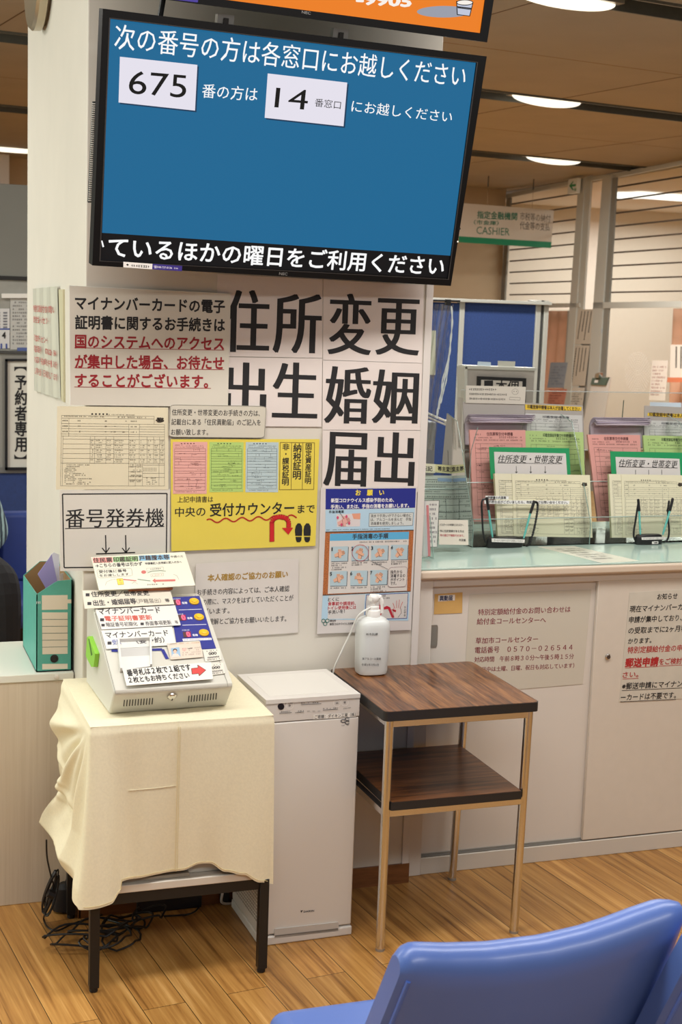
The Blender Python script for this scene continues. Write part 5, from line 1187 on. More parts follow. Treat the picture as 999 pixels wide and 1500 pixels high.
for zz, hh in ((th_-.048, .02), (.389, .019)):
    b = MB()
    for i in range(4):
        p, q = legat(i, zz), legat((i+1) % 4, zz); d = (q-p)/np.linalg.norm(q-p); n = np.cross(d, (0, 0, 1))*.009
        b.prism([p-n, q-n, q+n, p+n], (0, 0, hh), steel)
    b.build('rail', root, bevel=.002)

# alcohol bottle
bc = at((543, 986.5), 'z', th_); bc[1] += .0
root = thing('spray_bottle', bc, 'translucent white pump bottle standing on the side table', 'bottle')
pla = M((214, 217, 214), .3); b = MB()
b.lathe(bc+np.array([0, 0, .0005]), [(.036, 0), (.043, .004), (.0455, .014), (.047, .08), (.0485, .138), (.0475, .150), (.044, .159), (.036, .166), (.027, .170), (.0225, .172)], pla, 40, sy=.8, sq=.25); b.build('body', root)
b = MB(); BPl = Plane(bc+np.array([0, -.0396, 0]), (1, 0, 0), (0, 0, 1)); zb_ = Z(460, 860, .16016)
b.txt(BPl, '新市民課', zb_(475, 432), zb_(582, 430), 3.2, INK, .008, lift=.0008); b.txt(BPl, '新アルコール製剤', zb_(442, 655), zb_(610, 657), 3.4, INK, .008, lift=.0008); b.txt(BPl, '令和2年7月5日', zb_(433, 710), zb_(590, 711), 3.4, INK, .008, lift=.0008); b.build('printed_label', root, smooth=False)
wp = M((232, 230, 226), .35); tp = bc+np.array([-.0, 0, .171])
b = MB(); b.lathe(tp, [(.0215, 0), (.0215, .018), (.0195, .021), (.0175, .022), (.0175, .03), (.008, .032), (.008, .044)], wp, 28)
b.build('collar', root)
b = MB(); n0 = tp+np.array([0, 0, .044])
b.lathe(n0, [(.0085, -.004), (.0135, 0), (.0165, .008), (.0155, .016), (.011, .021), (.004, .022)], wp, 22)
b.tube([n0+np.array([-.003, -.004, .010]), n0+np.array([-.014, -.012, .011])], [.0075, .0065], wp, 12); b.tube(smooth_path([n0+np.array([.006, 0, .013]), n0+np.array([.018, -.003, .012]), n0+np.array([.024, -.005, -.004]), n0+np.array([.026, -.006, -.034])]), [.008]*9+[.0065]*9+[.005]*7, wp, 10); b.build('pump_head', root)
e0 = tp+np.array([-.012, -.01, .03]); tubep = [e0, at((525, 902), 'y', e0[1]+.0), at((512, 930), 'y', -.06), at((500, 955), 'y', -.05), at((489, 981), 'y', -.035), at((486, 1010), 'y', -.03)]
b = MB(); b.tube(smooth_path(tubep), .0028, M((224, 224, 218), .2), 8); tag(b.build('thin_tube'), 'thin clear tube running from the bottle neck down behind the air purifier', 'tube')
# ================================================================== COUNTER
KY = .035; KX = 1.012; KZ = .979
CF = Plane((0, KY, 0), (1, 0, 0), (0, 0, 1))
cw = M((216, 208, 198), .4, noise=.008, nscale=4); cw2 = M((206, 198, 186), .4)
root = thing('service_counter', (2.0, .4, 0), 'white service counter with two sliding doors right of the pillar', 'counter')
b = MB(); b.box((KX, KY+.03, 0.02), (3.6, .8, KZ-.035), cw)
b.box((KX, KY, 0), (KX+.052, KY+.03, KZ-.035), cw)
Y2 = lambda p: CF.uv(p)
zt = Y2((700, 858))[1]; zb1 = Y2((607, 1257))[1]; 
b.box((KX+.052, KY+.002, zt), (3.6, KY+.03, KZ-.035), cw); b.box((KX+.052, KY+.003, 0), (3.6, KY+.03, zb1-.005), cw2); b.build('carcass', root, bevel=.002)
b = MB(); b.box((KX+.052, KY+.008, zb1-.006), (3.6, KY+.03, zb1-.002), M((120, 116, 110), .4)); b.box((KX+.052, KY+.016, zb1-.002), (3.6, KY+.02, zb1+.004), M((140, 136, 128), .4)); b.build('door_track', root)
xd = Y2((866, 1040))[0]
b = MB(); b.box((KX+.052, KY+.02, zb1), (xd+.04, KY+.031, zt), cw); d1_ = b.build('sliding_door', root, bevel=.0015)
b = MB(); b.box((xd, KY+.004, zb1), (3.0, KY+.018, zt), M((214, 204, 190), .4, noise=.006)); d2_ = b.build('sliding_door', root, bevel=.0015)
b = MB(); D1 = Plane((0, KY+.02, 0), (1, 0, 0), (0, 0, 1)); D2 = Plane((0, KY+.004, 0), (1, 0, 0), (0, 0, 1))
hq_ = [(628, 916), (641.5, 915), (640, 948), (626.5, 949)]; Qh = Quad(D1, hq_)
b.slab(D1, [Qh.uv(p) for p in rr((0, 0), (1000, 1000), 150)], M((150, 146, 138), .35, .5), 0, .0018, uvs=True); b.slab(D1, [Qh.uv(p) for p in rr((150, 90), (850, 910), 120)], M((128, 124, 116), .5), .0012, .0021, uvs=True); b.build('recessed_handle', d1_, smooth=False)
b = MB(); c = D2.W(D2.uv((890, 962)), 0); b.lathe(c, [(.0095, 0), (.0095, .003), (.007, .005)], CHROME, 20, axis=(0, -1, 0)); b.lathe(c+np.array([.0012, -.005, 0]), [(.0065, 0), (.006, .0012)], M((70, 56, 50), .3), 16, axis=(0, -1, 0)); b.build('lock', d2_)
b = MB(); b.box((KX-.002, KY-.022, KZ-.035), (3.62, .82, KZ-.006), M((214, 196, 176), .4)); b.build('worktop_edge', root, bevel=.008, seg=3)
b = MB(); b.box((KX-.004, KY-.018, KZ-.006), (3.61, .81, KZ), M((180, 204, 194), .14, coat=.3)); b.build('glass_mat', root, bevel=.001)
# sheet under the mat
CT = Plane((0, 0, KZ), (1, 0, 0), (0, 1, 0))
b = MB(); fq = [(787, 801), (840, 800), (938, 822), (882, 825)]; b.slab(CT, fq, M((206, 206, 190), .3), .0002, .0007); Qf = Quad(CT, fq)
for k in range(6): b.greek(Qf, (150, 180+k*120), (850-100*(k % 3), 180+k*120), 60, M((150, 148, 138), .6), n=14, seed=k, lift=.001)
tag(b.build('desk_sheet', smooth=False), 'pale printed sheet lying on the green counter mat', 'sheet')
# notices on the doors
z = Z(580, 860, .3003); WINE = M((128, 32, 52), .7)
b = MB(); b.slab(D1, [z(188, 34), z(324, 25), z(322, 126), z(184, 132)], M((206, 164, 96), .7, noise=.02), .0006, .0014); b.slab(D1, [z(206, 40), z(287, 36), z(286, 64), z(204, 70)], M((222, 216, 208), .5), .0014, .0019)
b.txt(D1, '異動届', z(212, 55), z(274, 52), 7, M((40, 44, 80), .7), .016, lift=.0023); tag(b.build('door_label', smooth=False), 'tan card with small white label 異動届 on the left counter door', 'label')
b = MB(); b.slab(D1, [z(358, 35), z(952, 12), z(910, 472), z(330, 520)], M((204, 197, 182), .35, coat=.2), .0006, .0014); L = .0018
for s_, x0_, y0_, x1_, y1_, h in (('特別定額給付金のお問い合わせは', 400, 123, 850, 108, 8.6), ('給付金コールセンターへ', 394, 168, 730, 160, 8.6), ('草加市コールセンター', 388, 262, 692, 253, 8.4), ('電話番号　０５７０－０２６５４４', 384, 308, 860, 293, 8.8), ('対応時間　午前８時３０分～午後５時１５分', 381, 354, 866, 337, 7.6), ('（５月中は土曜、日曜、祝日も対応しています）', 384, 403, 868, 382, 7.0)): b.txt(D1, s_, z(x0_, y0_), z(x1_, y1_), h, WINE, .008, lift=L)
tag(b.build('notice', smooth=False), 'laminated notice with wine-red phone number text on the left counter door', 'notice')
z = Z(860, 840, .13914); b = MB(); b.slab(D2, [z(446, 200), z(1640, 130), z(1540, 1290), z(336, 1350)], M((208, 202, 188), .3, noise=.02, nscale=20, coat=.3), .0006, .0014); L = .0018
K = -.045
def row(s_, x, y, pitch, h, mt, bold=.012, ul=None):
    x1_ = x+len(s_)*pitch; b.txt(D2, s_, z(x, y), z(x1_, y+K*(x1_-x)), h, mt, bold, .08, lift=L)
    if ul: b.line(D2, z(x-4, y+ul), z(x1_, y+ul+K*(x1_-x)), .7, mt, L)
row('お知らせ', 736, 246, 53, 8.2, INK); row('現在マイナンバーカードの', 446, 376, 62, 8.8, INK); row('申請が集中しており、カード', 438, 490, 59, 8.8, INK); row('の受取までに2ヶ月程度か', 432, 604, 62, 8.8, INK); row('かります。', 428, 714, 49, 8, INK)
row('特別定額給付金の申請は', 424, 808, 64, 9, M((176, 50, 46), .7)); row('郵送申請', 400, 942, 87, 12, M((176, 40, 40), .7), .03, 52); row('をご検討くだ', 756, 930, 60, 8.6, M((176, 40, 40), .7), .012, 44); row('さい。', 374, 1068, 54, 8.4, M((176, 40, 40), .7), .012, 42); row('※郵送申請にマイナンバ', 366, 1188, 64, 9, INK, .012, 44); row('ーカードは不要です。', 352, 1306, 58, 9, INK, .012, 44)
tag(b.build('notice', smooth=False), 'laminated notice headed お知らせ on the right counter door, cut by the picture edge', 'notice')

# ================================================================== ACRYLIC FORM STANDS
acl = clear_mat((250, 252, 251), .008, .04, 1.15); aed = M((160, 186, 178), .15, alpha=.5); aeb = M((190, 210, 204), .1, alpha=.7)
def tilt(y0, z0, deg): s, c = math.sin(math.radians(deg)), math.cos(math.radians(deg)); return Plane((1.5, y0, z0), (1, 0, 0), (0, s, c))
def stand(label, xl, xr):
    root = thing('form_rack', ((xl+xr)/2, .45, KZ), label, 'rack', 'acrylic form racks')
    zz = KZ+.0005
    for x in (xl, xr-.004):
        b = MB(); P = [(x, .345, zz), (x, .345, zz+.075), (x, .46, zz+.30), (x, .515, zz+.40), (x, .60, zz+.42), (x, .65, zz)]
        b.prism(P, (.004, 0, 0), acl)
        for a, c in zip(P[:5], P[1:5]): b.tube([(a[0]+.002, a[1], a[2]), (c[0]+.002, c[1], c[2])], .0013, aed, 6)
        b.build('side_panel', root, smooth=False)
    for (y, h, nm) in ((.356, .09, 'front_pocket'), (.445, .2, 'middle_pocket'), (.53, .30, 'back_pocket')):
        pl = tilt(y, zz, 9); b = MB(); b.slab(pl, [np.array([xl-1.5, 0]), np.array([xr-1.5, 0]), np.array([xr-1.5, h]), np.array([xl-1.5, h])], acl, -.001, .002, uvs=True)
        a, c = pl.W((xl-1.5, h), 0), pl.W((xr-1.5, h), 0); b.tube([a, c], .0018, aeb, 6); b.build(nm, root, smooth=False)
    b = MB(); b.box((xl, .345, zz), (xr, .65, zz+.003), acl); b.build('base', root, smooth=False)
    return root
s1_ = Z(660, 590, .22022); s2z = Z(840, 590, .15916)
xa = at((695, 803), 'z', KZ)[0]; xb = at((869, 800), 'z', KZ)[0]; xc = at((880, 802), 'z', KZ)[0]
stand('left of the two clear acrylic form racks on the counter', xa-.004, xb+.004)
stand('right clear acrylic form rack on the counter, cut by the picture edge', xc-.012, xc-.012+(xb-xa)+.008)
PF_, PP, PK, PW_, PB = tilt(.380, KZ+.004, 9), tilt(.412, KZ+.004, 9), tilt(.465, KZ+.004, 9), tilt(.552, KZ+.004, 9), tilt(.572, KZ+.004, 9)
def formpad(name, label, pl, q, col, ink, seed, title=None, n=4, draw=True, cat='forms', grp=None):
    b = MB(); b.slab(pl, q, M(col, .65), -.0015*n, .0004)
    if draw:
        Q = Quad(pl, q); L = .0008; k = M(ink, .7); R = random.Random(seed)
        if title: b.txt(Q, title, (300, 45), (770, 45), 36, k, .012, lift=L)
        b.greek(Q, (70, 50), (200, 50), 16, k, n=6, seed=seed, lift=L); b.greek(Q, (70, 85), (400, 85), 14, k, n=14, seed=seed+1, lift=L); b.greek(Q, (520, 80), (930, 80), 22, k, n=12, seed=seed+2, lift=L); b.greek(Q, (70, 110), (940, 112), 16, k, n=36, seed=seed+3, lift=L)
        ys = [150, 200, 250, 310, 370, 440, 520, 600, 680, 760, 840, 930]
        for y in ys: b.line(Q, (90, y), (930, y), 3, k, L)
        for x in (90, 180, 930): b.line(Q, (x, 150), (x, 930), 3, k, L)
        for i in range(10): y = ys[R.randrange(len(ys)-1)]; x = 250+600*R.random(); b.line(Q, (x, y), (x, y+50), 3, k, L)
        for i in range(30): y = 165+760*R.random(); x = 100+600*R.random(); b.greek(Q, (x, y), (x+60+120*R.random(), y), 14, k, n=7, seed=i, lift=L)
    return tag(b.build(name, smooth=False), label, cat, grp)
def creampad(label, sz, q, xs):
    b = MB(); nb = 14
    b.slab(PF_, [sz(*p) for p in q], M((226, 219, 192), .65), -.0006, .0002); Q = Quad(PF_, [sz(*p) for p in q]); form_cream(Q, b, .0006)
    q2 = [(xs[0], q[0][1]+3), (q[1][0], q[1][1]), (q[2][0], q[2][1]), (xs[1], q[3][1]+1)]
    q2 = [(xs[0], q[0][1]+4), q[1], q[2], (xs[1], q[3][1]+1)]
    b.slab(PF_, [sz(*p) for p in q2], M((226, 219, 190), .65), .0012, .0026); form_cream(Quad(PF_, [sz(*p) for p in q2]), b, .0030)
    b.slab(PF_, [sz(*p) for p in q], M((214, 208, 170), .7), -.012, -.0008)
    return tag(b.build('application_forms', smooth=False), label, 'forms')
creampad('stack of cream application forms in the front pocket of the left rack', s1_, [(293, 470), (924, 481), (942, 897), (314, 886)], (406, 420))
creampad('stack of cream application forms in the front pocket of the right rack', s2z, [(328, 655), (1020, 668), (1026, 1236), (354, 1242)], (438, 452))
GR = (30, 148, 92)
def placard(label, sz, outer, inner, t0, t1, h, ul, arrows, y0, y1, head):
    b = MB(); b.slab(PP, [sz(*p) for p in outer], M(GR, .5), 0, .002); b.slab(PP, [sz(*p) for p in inner], M((214, 210, 208), .5), .002, .0026); L = .003
    b.txt(PP, '住所変更・世帯変更', sz(*t0), sz(*t1), h, INK, .008, .28, lift=L); b.line(PP, sz(*ul[0]), sz(*ul[1]), .6, INK, L)
    for x in arrows:
        b.line(PP, sz(x, y0), sz(x+1, y1), .7, INK, L)
        if head: b.line(PP, sz(x+1, y1), sz(x-6, y1-10), .7, INK, L); b.line(PP, sz(x+1, y1), sz(x+8, y1-10), .7, INK, L)
    return tag(b.build('placard', smooth=False), label, 'placard')
placard('green-bordered placard in the left form rack with three arrows', s1_, [(255, 294), (787, 302), (797, 480), (266, 508)], [(287, 326), (764, 337), (774, 485), (295, 492)], (314, 374), (744, 379), 11, ((310, 401), (742, 406)), (434, 530, 626), 421, 468, True)
placard('green-bordered placard in the right form rack', s2z, [(336, 446), (1015, 460), (1020, 700), (350, 700)], [(384, 498), (972, 516), (982, 700), (396, 700)], (416, 557), (957, 570), 11, ((412, 590), (955, 600)), (567, 688, 808), 618, 662, False)
PINK = (226, 162, 154); PKI = (112, 66, 66)
formpad('application_forms', 'pad of pink forms in the left rack', PK, [s1_(*p) for p in ((126, 180), (497, 182), (510, 790), (152, 790))], PINK, PKI, 11, '住民票等交付申請書', 6)
formpad('application_forms', 'pad of pink forms in the right rack', PK, [s2z(*p) for p in ((130, 292), (612, 297), (650, 1095), (226, 1090))], PINK, PKI, 12, '住民票等交付申請書', 6)
GRN = (180, 206, 134); GNI = (64, 84, 54)
formpad('application_forms', 'pad of light green forms in the left rack', tilt(.475, KZ+.004, 9), [s1_(*p) for p in ((497, 185), (882, 196), (905, 790), (512, 790))], GRN, GNI, 13, '印鑑登録証明書交付申請書', 5)
formpad('application_forms', 'pad of light green forms in the right rack', tilt(.475, KZ+.004, 9), [s2z(*p) for p in ((640, 300), (1190, 312), (1230, 1090), (700, 1090))], GRN, GNI, 14, '印鑑登録証明書交付申請書', 5)
WHF = (206, 206, 204); WHI = (90, 92, 98)
formpad('application_forms', 'pad of white forms behind the green pad in the left rack', PW_, [s1_(*p) for p in ((497, 70), (874, 84), (890, 500), (500, 500))], WHF, WHI, 15, '印鑑登録申請書', 4)
formpad('application_forms', 'pad of white forms behind the green pad in the right rack', PW_, [s2z(*p) for p in ((648, 160), (1180, 178), (1200, 700), (660, 700))], WHF, WHI, 16, '印鑑登録申請書', 4)
# curled-over stacks of mauve sheets
def curled(label, sz, xl0, xr0, yt, yb_, lift):
    root = thing('curled_forms', PW_.W(PW_.uv(sz((xl0+xr0)/2, yb_)), 0), label, 'forms'); R = random.Random(int(xl0))
    for i in range(6):
        A = PW_.uv(sz(xl0-4+i*2, yb_)); B = PW_.uv(sz(xr0-14+i*8, yb_)); T = PW_.uv(sz(xl0, yt))[1]; b = MB(); x0_, x1_ = A[0], B[0]; z0_ = A[1]-.05; H = T-z0_-.012*i*0
        dd = .0036; r0 = .018; w0 = -dd*i+.012; r = r0+dd*i; Hc = H-r0-dd*5+.010; amx = math.radians(158-15*i)
        def fn(u, v):
            x = x0_+(x1_-x0_)*u
            if v < .5: return PW_.W((x, z0_+Hc*(v/.5)), w0)
            a_ = (v-.5)/.5; ang = a_*amx
            return PW_.W((x+.010*a_*(.4+u), z0_+Hc+r*math.sin(ang)), w0+r*(1-math.cos(ang))+.003*a_*math.sin(u*5+i))
        b.grid(fn, 14, 30, M((186-22*(i % 2), 174-22*(i % 2), 184-16*(i % 2)), .65)); b.build('sheet', root, solid=.0016)  # every other sheet darker, painting shade between the layers
    return root
curled('curled-over stack of mauve forms behind the pink pad of the left rack', s1_, 92, 495, 100, 185, 0)
curled('curled-over stack of mauve forms behind the pink pad of the right rack', s2z, 145, 625, 165, 290, 0)
# grey back boards and yellow strips
gb = (176, 170, 164)
def backboard(label, sz, q, strip=None, txt=None):
    root = thing('back_board', PB.W(PB.uv(sz(*q[3])), 0), label, 'board'); b = MB(); b.slab(PB, [sz(*p) for p in q], M(gb, .5), -.003, 0); b.build('panel', root, smooth=False)
    if strip:
        b = MB(); b.slab(PB, [sz(*p) for p in strip], M((236, 200, 60), .45), .0002, .001); b.txt(PB, '印鑑登録申請書は本人が自署してください', sz(*txt[0]), sz(*txt[1]), 5.2, M((70, 54, 30), .7), .02, lift=.0014); b.build('yellow_strip', root, smooth=False)
backboard('grey back board above the mauve forms of the left rack', s1_, [(82, -5), (497, 0), (505, 500), (100, 500)])
backboard('grey back board with yellow strip in the left rack', s1_, [(492, 0), (880, 18), (900, 500), (498, 500)], [(496, 11), (872, 28), (868, 54), (496, 46)], ((510, 26), (858, 43)))
backboard('grey back board with yellow strip in the right rack', s2z, [(655, 26), (1200, 50), (1220, 600), (640, 600)], [(684, 92), (1200, 110), (1200, 152), (680, 120)], ((695, 106), (1290, 132)))
# small white sign card on top of left board
zc = Z(600, 550, .3994); b = MB(); q = [zc(205, 37), zc(425, 42), zc(421, 106), zc(204, 101)]; b.slab(PB, q, M((212, 206, 194), .5), .002, .004); L = .0044
b.greek(PB, zc(215, 51), zc(318, 52), 3, INK2, n=14, seed=1, lift=L, dense=1); b.greek(PB, zc(217, 68), zc(355, 71), 3, INK, n=22, seed=2, lift=L, dense=1); b.greek(PB, zc(217, 85), zc(350, 88), 3, INK, n=22, seed=3, lift=L, dense=1)
b.ring(PB, zc(385, 60), 4.6, 4.2, .4, M((120, 116, 110), .6), L, 18); b.ell(PB, zc(381, 59), .5, .8, INK2, L, 8); b.ell(PB, zc(390, 59), .5, .8, INK2, L, 8); b.frame(PB, [zc(365, 80), zc(404, 82), zc(403, 91), zc(364, 89)], .4, M((120, 116, 110), .6), L)
tag(b.build('sign_card', smooth=False), 'white sign card with three lines standing on top of the left rack', 'sign')
# white text strips taped to the front pocket
PT = tilt(.3535, KZ+.00, 9)
b = MB(); b.slab(PT, [s1_(232, 618), s1_(386, 622), s1_(384, 643), s1_(232, 640)], M((234, 232, 230), .5), .0, .0008); b.txt(PT, '申請書の内容等', s1_(246, 631), s1_(368, 633), 3.8, INK, .014, lift=.0012); tag(b.build('text_strip', smooth=False), 'short white strip of text on the front pocket of the left rack', 'label')
b = MB(); b.slab(PT, [s1_(224, 648), s1_(790, 652), s1_(788, 675), s1_(224, 672)], M((234, 232, 230), .5), .0, .0008); b.txt(PT, 'ご不明な点がございましたら、市民課までお問い合せください。', s1_(234, 660), s1_(776, 664), 4, INK, .014, lift=.0012); tag(b.build('text_strip', smooth=False), 'long white strip of text below it on the left rack', 'label')

# ---- pen stands and pens
teal = M((104, 186, 178), .25); pbk = M((24, 24, 26), .4)
def penstand(label, plabels, sz, base, lab, lab2, pens, coils):
    p = at(sz(*base[0]), 'z', KZ); q = at(sz(*base[1]), 'z', KZ); c = (p+q)/2+np.array([0, .024, 0]); hw = np.linalg.norm(q-p)/2; d = (q-p)/np.linalg.norm(q-p)
    root = thing('pen_stand', c, label, 'pen stand', 'pen stands on the counter')
    b = MB(); hh = .034
    prof = [(hw*.97, 0), (hw, .003), (hw*.985, .024), (hw*.93, .031), (hw*.8, hh), (.002, hh+.0005)]
    b.lathe(c+np.array([0, 0, .0005]), prof, pbk, 40, sy=.32/1.0*(.05/.05), sx=1, sq=.12); b.build('base', root)
    PL = Plane(c+np.array([0, -hw*.325, .004]), (1, 0, 0), (0, .12, 1)); b = MB(); b.slab(PL, [sz(*x) for x in lab], M((220, 216, 210), .5), .0, .002); Ql = Quad(PL, [sz(*x) for x in lab])
    b.txt(Ql, 'ボールペンはペン立てへお戻しください', (60, 500), (940, 500), 620, INK2, .0, lift=.0024)
    if lab2: b.slab(PL, [sz(*x) for x in lab2], M((220, 216, 210), .5), .0, .002); b.greek(Quad(PL, [sz(*x) for x in lab2]), (100, 500), (900, 500), 500, INK2, n=6, lift=.0024)
    b.build('label', root, smooth=False)
    yc = c[1]-.004
    for co, bead in coils:
        b = MB(); P = smooth_path([at(sz(*x), 'y', yc+.004) for x in co], 14 if bead else 6)
        r = [(.0042 if (i % 3) else .0026) for i in range(len(P))] if bead else .0034
        b.tube(P, r, pbk, 8); b.build('coiled_cord', root)
    for (lo, mid, hi), pl_ in zip(pens, plabels):
        a, m_, t = (at(sz(*x), 'y', yc) for x in (lo, mid, hi)); d_ = (t-a)/np.linalg.norm(t-a)
        pr = thing('pen', a, pl_, 'pen', 'pens in the pen stands')
        b = MB(); b.tube([a, a+d_*.012, m_], [.0024, .0036, .0036], teal, 12); b.build('barrel', pr); b = MB(); b.tube([m_-d_*.002, m_+(t-m_)*.9, t], [.0046, .0046, .0036], pbk, 12); b.tube([m_+np.array([.004, -.001, 0]), t+np.array([.0035, -.001, -.004])], .0012, pbk, 6); b.build('cap', pr)
penstand('black pen stand in front of the left form rack', ['left pen of the pen stand by the left rack', 'right pen of the pen stand by the left rack'], s1_, ((247, 965), (508, 972)), [(272, 902), (492, 909), (490, 932), (274, 926)], None,
         [((279, 896), (252, 708), (240, 628)), ((486, 902), (531, 732), (557, 650))], [([(240, 640), (215, 645), (206, 680), (210, 760), (216, 860), (228, 915), (255, 945)], False), ([(556, 660), (578, 668), (577, 720), (564, 800), (545, 880), (525, 935), (500, 955)], True)])
penstand('black pen stand in front of the right form rack', ['left pen of the pen stand by the right rack', 'right pen of the pen stand by the right rack'], s2z, ((590, 1312), (852, 1312)), [(626, 1238), (846, 1234), (846, 1256), (628, 1262)], [(722, 1277), (778, 1275), (778, 1298), (722, 1300)],
         [((616, 1216), (604, 990), (596, 886)), ((822, 1216), (888, 990), (914, 876))], [([(600, 900), (590, 960), (572, 1080), (556, 1180), (560, 1250), (600, 1285)], False), ([(880, 900), (872, 960), (862, 1000)], True), ([(868, 990), (872, 1080), (880, 1180), (870, 1250), (845, 1280)], False)])

# ---- left end of the counter: small rack, leaflet holder, cards
root = thing('small_rack', (1.33, .5, KZ), 'small acrylic rack of pale forms between the pillar and the left form rack', 'rack')
P3 = tilt(.50, KZ+.002, 8); b = MB(); b.slab(P3, [(616, 696), (672, 697), (676, 800), (616, 800)], M((196, 204, 194), .5), -.006, 0)
b.build('forms', root, smooth=False); ob = MB(); Q = Quad(P3, [(616, 696), (672, 697), (676, 800), (616, 800)]); k_ = M((92, 100, 96), .7)
for y in (60, 130, 200, 260, 330, 420, 520, 620, 720, 820): ob.line(Q, (60, y), (950, y), 8, k_, .0006)
for x in (320, 640, 940): ob.line(Q, (x, 330), (x, 950), 8, k_, .0006)
for i in range(12): ob.greek(Q, (100, 90+i*70), (800-(i % 3)*150, 90+i*70), 22, k_, n=12, seed=i, lift=.0006)
ob.slab(P3, [(641, 700), (662, 701), (662, 706), (641, 705)], M((150, 176, 206), .5), .0004, .0008); ob.build('form_print', root, smooth=False)
P4 = tilt(.47, KZ+.002, 8); b = MB(); b.slab(P4, [(612, 690), (680, 690), (684, 805), (612, 805)], acl, 0, .003)
for a, c in (((612, 716), (678, 716)), ((682, 806), (690, 660)), ((690, 660), (700, 626))): b.tube([P4.W(P4.uv(a)), P4.W(P4.uv(c))], .0018, aed, 6)
b.build('acrylic_pocket', root, smooth=False)
P5 = tilt(.515, KZ+.002, 8); b = MB(); b.slab(P5, [(637, 680), (668.5, 682), (668, 694.5), (637, 692)], M((214, 212, 160), .5), 0, .002); b.txt(P5, '帯主変更', (641, 686.5), (664.5, 688.5), 6.6, INK, .02, lift=.0024); tag(b.build('label_card', smooth=False), 'pale yellow label card reading 帯主変更 above the small rack', 'label')
P6 = tilt(.49, KZ+.002, 8); b = MB(); b.slab(P6, [(612, 678), (637.5, 680), (637, 693), (612, 692)], M((220, 218, 190), .5), 0, .002); b.txt(P6, '転記', (619, 686), (633, 687), 7, INK2, .01, lift=.0024); tag(b.build('label_card', smooth=False), 'cream label card beside the pillar above the small rack', 'label')
zc = Z(560, 700, .16016)
PC = tilt(.26, KZ+.001, 14); b = MB(); q = [zc(515, 382), zc(782, 386), zc(786, 615), zc(517, 610)]; b.slab(PC, q, M((216, 206, 192), .5), 0, .002); L = .0025
b.txt(PC, 'パスポートの申請をされる方へ', zc(522, 430), zc(738, 432), 3.4, INK2, .01, lift=L); b.txt(PC, '市に住民登録がある方は', zc(524, 486), zc(744, 490), 3.4, INK2, .01, lift=L); b.txt(PC, '市の窓口で受取できます。', zc(526, 526), zc(744, 530), 3.4, M((180, 60, 70), .7), .012, lift=L); b.txt(PC, '市民課', zc(698, 570), zc(760, 572), 3.6, INK2, .01, lift=L)
tag(b.build('table_card', smooth=False), 'small cream card with a red line of text standing on the counter', 'card')
PE = tilt(.235, KZ+.002, 6); b = MB(); q = [zc(385, 208), zc(520, 206), zc(500, 632), zc(380, 632)]; b.slab(PE, q, M((216, 212, 206), .5), -.002, 0); b.frame(PE, q, .5, INK2, .0006)
for i in range(9): b.greek(PE, zc(430, 245+i*42), zc(500-(i % 3)*8, 245+i*42), 3.4, M((120, 110, 120), .6), n=4, seed=i, lift=.0006)
tag(b.build('upright_notice', smooth=False), 'narrow upright white notice behind the leaflet holder at the pillar', 'notice')
root = thing('leaflet_holder', at(zc(395, 735), 'z', KZ), 'clear acrylic leaflet holder at the left end of the counter', 'holder')
PG = tilt(.135, KZ+.001, 3)
b = MB(); b.slab(PG, [zc(340, 340), zc(430, 340), zc(462, 735), zc(330, 735)], acl, .002, .004); a_ = [PG.W(PG.uv(zc(*p)), .003) for p in ((340, 340), (330, 735), (465, 735), (432, 345))]
for i in range(3): b.tube([a_[i], a_[i+1]], .0018, aed, 6)
b.tube([PG.W(PG.uv(zc(470, 735)), .0), PG.W(PG.uv(zc(470, 735)), -.06)], .0018, aed, 6); b.build('acrylic_box', root, smooth=False)
for k, (x0_, x1_, col) in enumerate(((342, 362, (206, 204, 202)), (364, 384, (214, 212, 210)), (386, 404, (204, 202, 204)), (406, 428, (214, 130, 134)))):
    b = MB(); pl = tilt(.14+.012*k, KZ+.004, 3); b.slab(pl, [zc(x0_, 250 if k == 3 else 215), zc(x1_-4, 250 if k == 3 else 212), zc(x1_+14, 715), zc(x0_+2, 720)], M(col, .5), -.003, 0)
    tag(b.build('leaflets', smooth=False), '%s in the clear holder at the left end of the counter' % ('leftmost white leaflets', 'second white leaflets', 'third white leaflets', 'pink leaflet')[k], 'leaflet')
# hanging clear film by the pillar
FM = Plane((1.3, .62, 0), (1, 0, 0), (0, 0, 1))
root = thing('plastic_film', FM.W(FM.uv((620, 640)), 0), 'clear plastic film hanging gathered from a black clip beside the pillar', 'film')
film = clear_mat((246, 248, 248), .015, .15, 1.12)
L0, L1, R0, R1 = FM.uv((626, 445)), FM.uv((606, 650)), FM.uv((664, 446)), FM.uv((634, 660)); kk = random.Random(3)
def ff(u, v):
    a = L0+(L1-L0)*v; c = R0+(R1-R0)*v; p = a+(c-a)*u; g = .35+.65*math.sin(math.pi*min(1, u*1.1)); return FM.W(p, .018*math.sin(u*26+v*2.2)*(.3+.7*(1-abs(u-.55)))+.01*math.sin(u*61+v*9))
b = MB(); b.grid(ff, 70, 40, film); b.build('sheet', root)
shine = M((226, 234, 234), .12, alpha=.75)  # for pale tubes that paint highlights along the film's folds
def strand(pts, r, nm='crease_highlight'):
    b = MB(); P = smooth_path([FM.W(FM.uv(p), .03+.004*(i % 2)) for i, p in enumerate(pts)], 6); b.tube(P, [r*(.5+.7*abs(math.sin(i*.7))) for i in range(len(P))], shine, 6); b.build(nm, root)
strand([(656, 448), (656.5, 470), (655, 498), (652, 522), (648, 545), (642, 570), (637, 595), (634, 612)], .0032); strand([(654, 510), (649, 532), (643, 556), (641, 572), (638, 598)], .0022); strand([(652, 530), (648, 556), (644, 575), (640, 590)], .002)
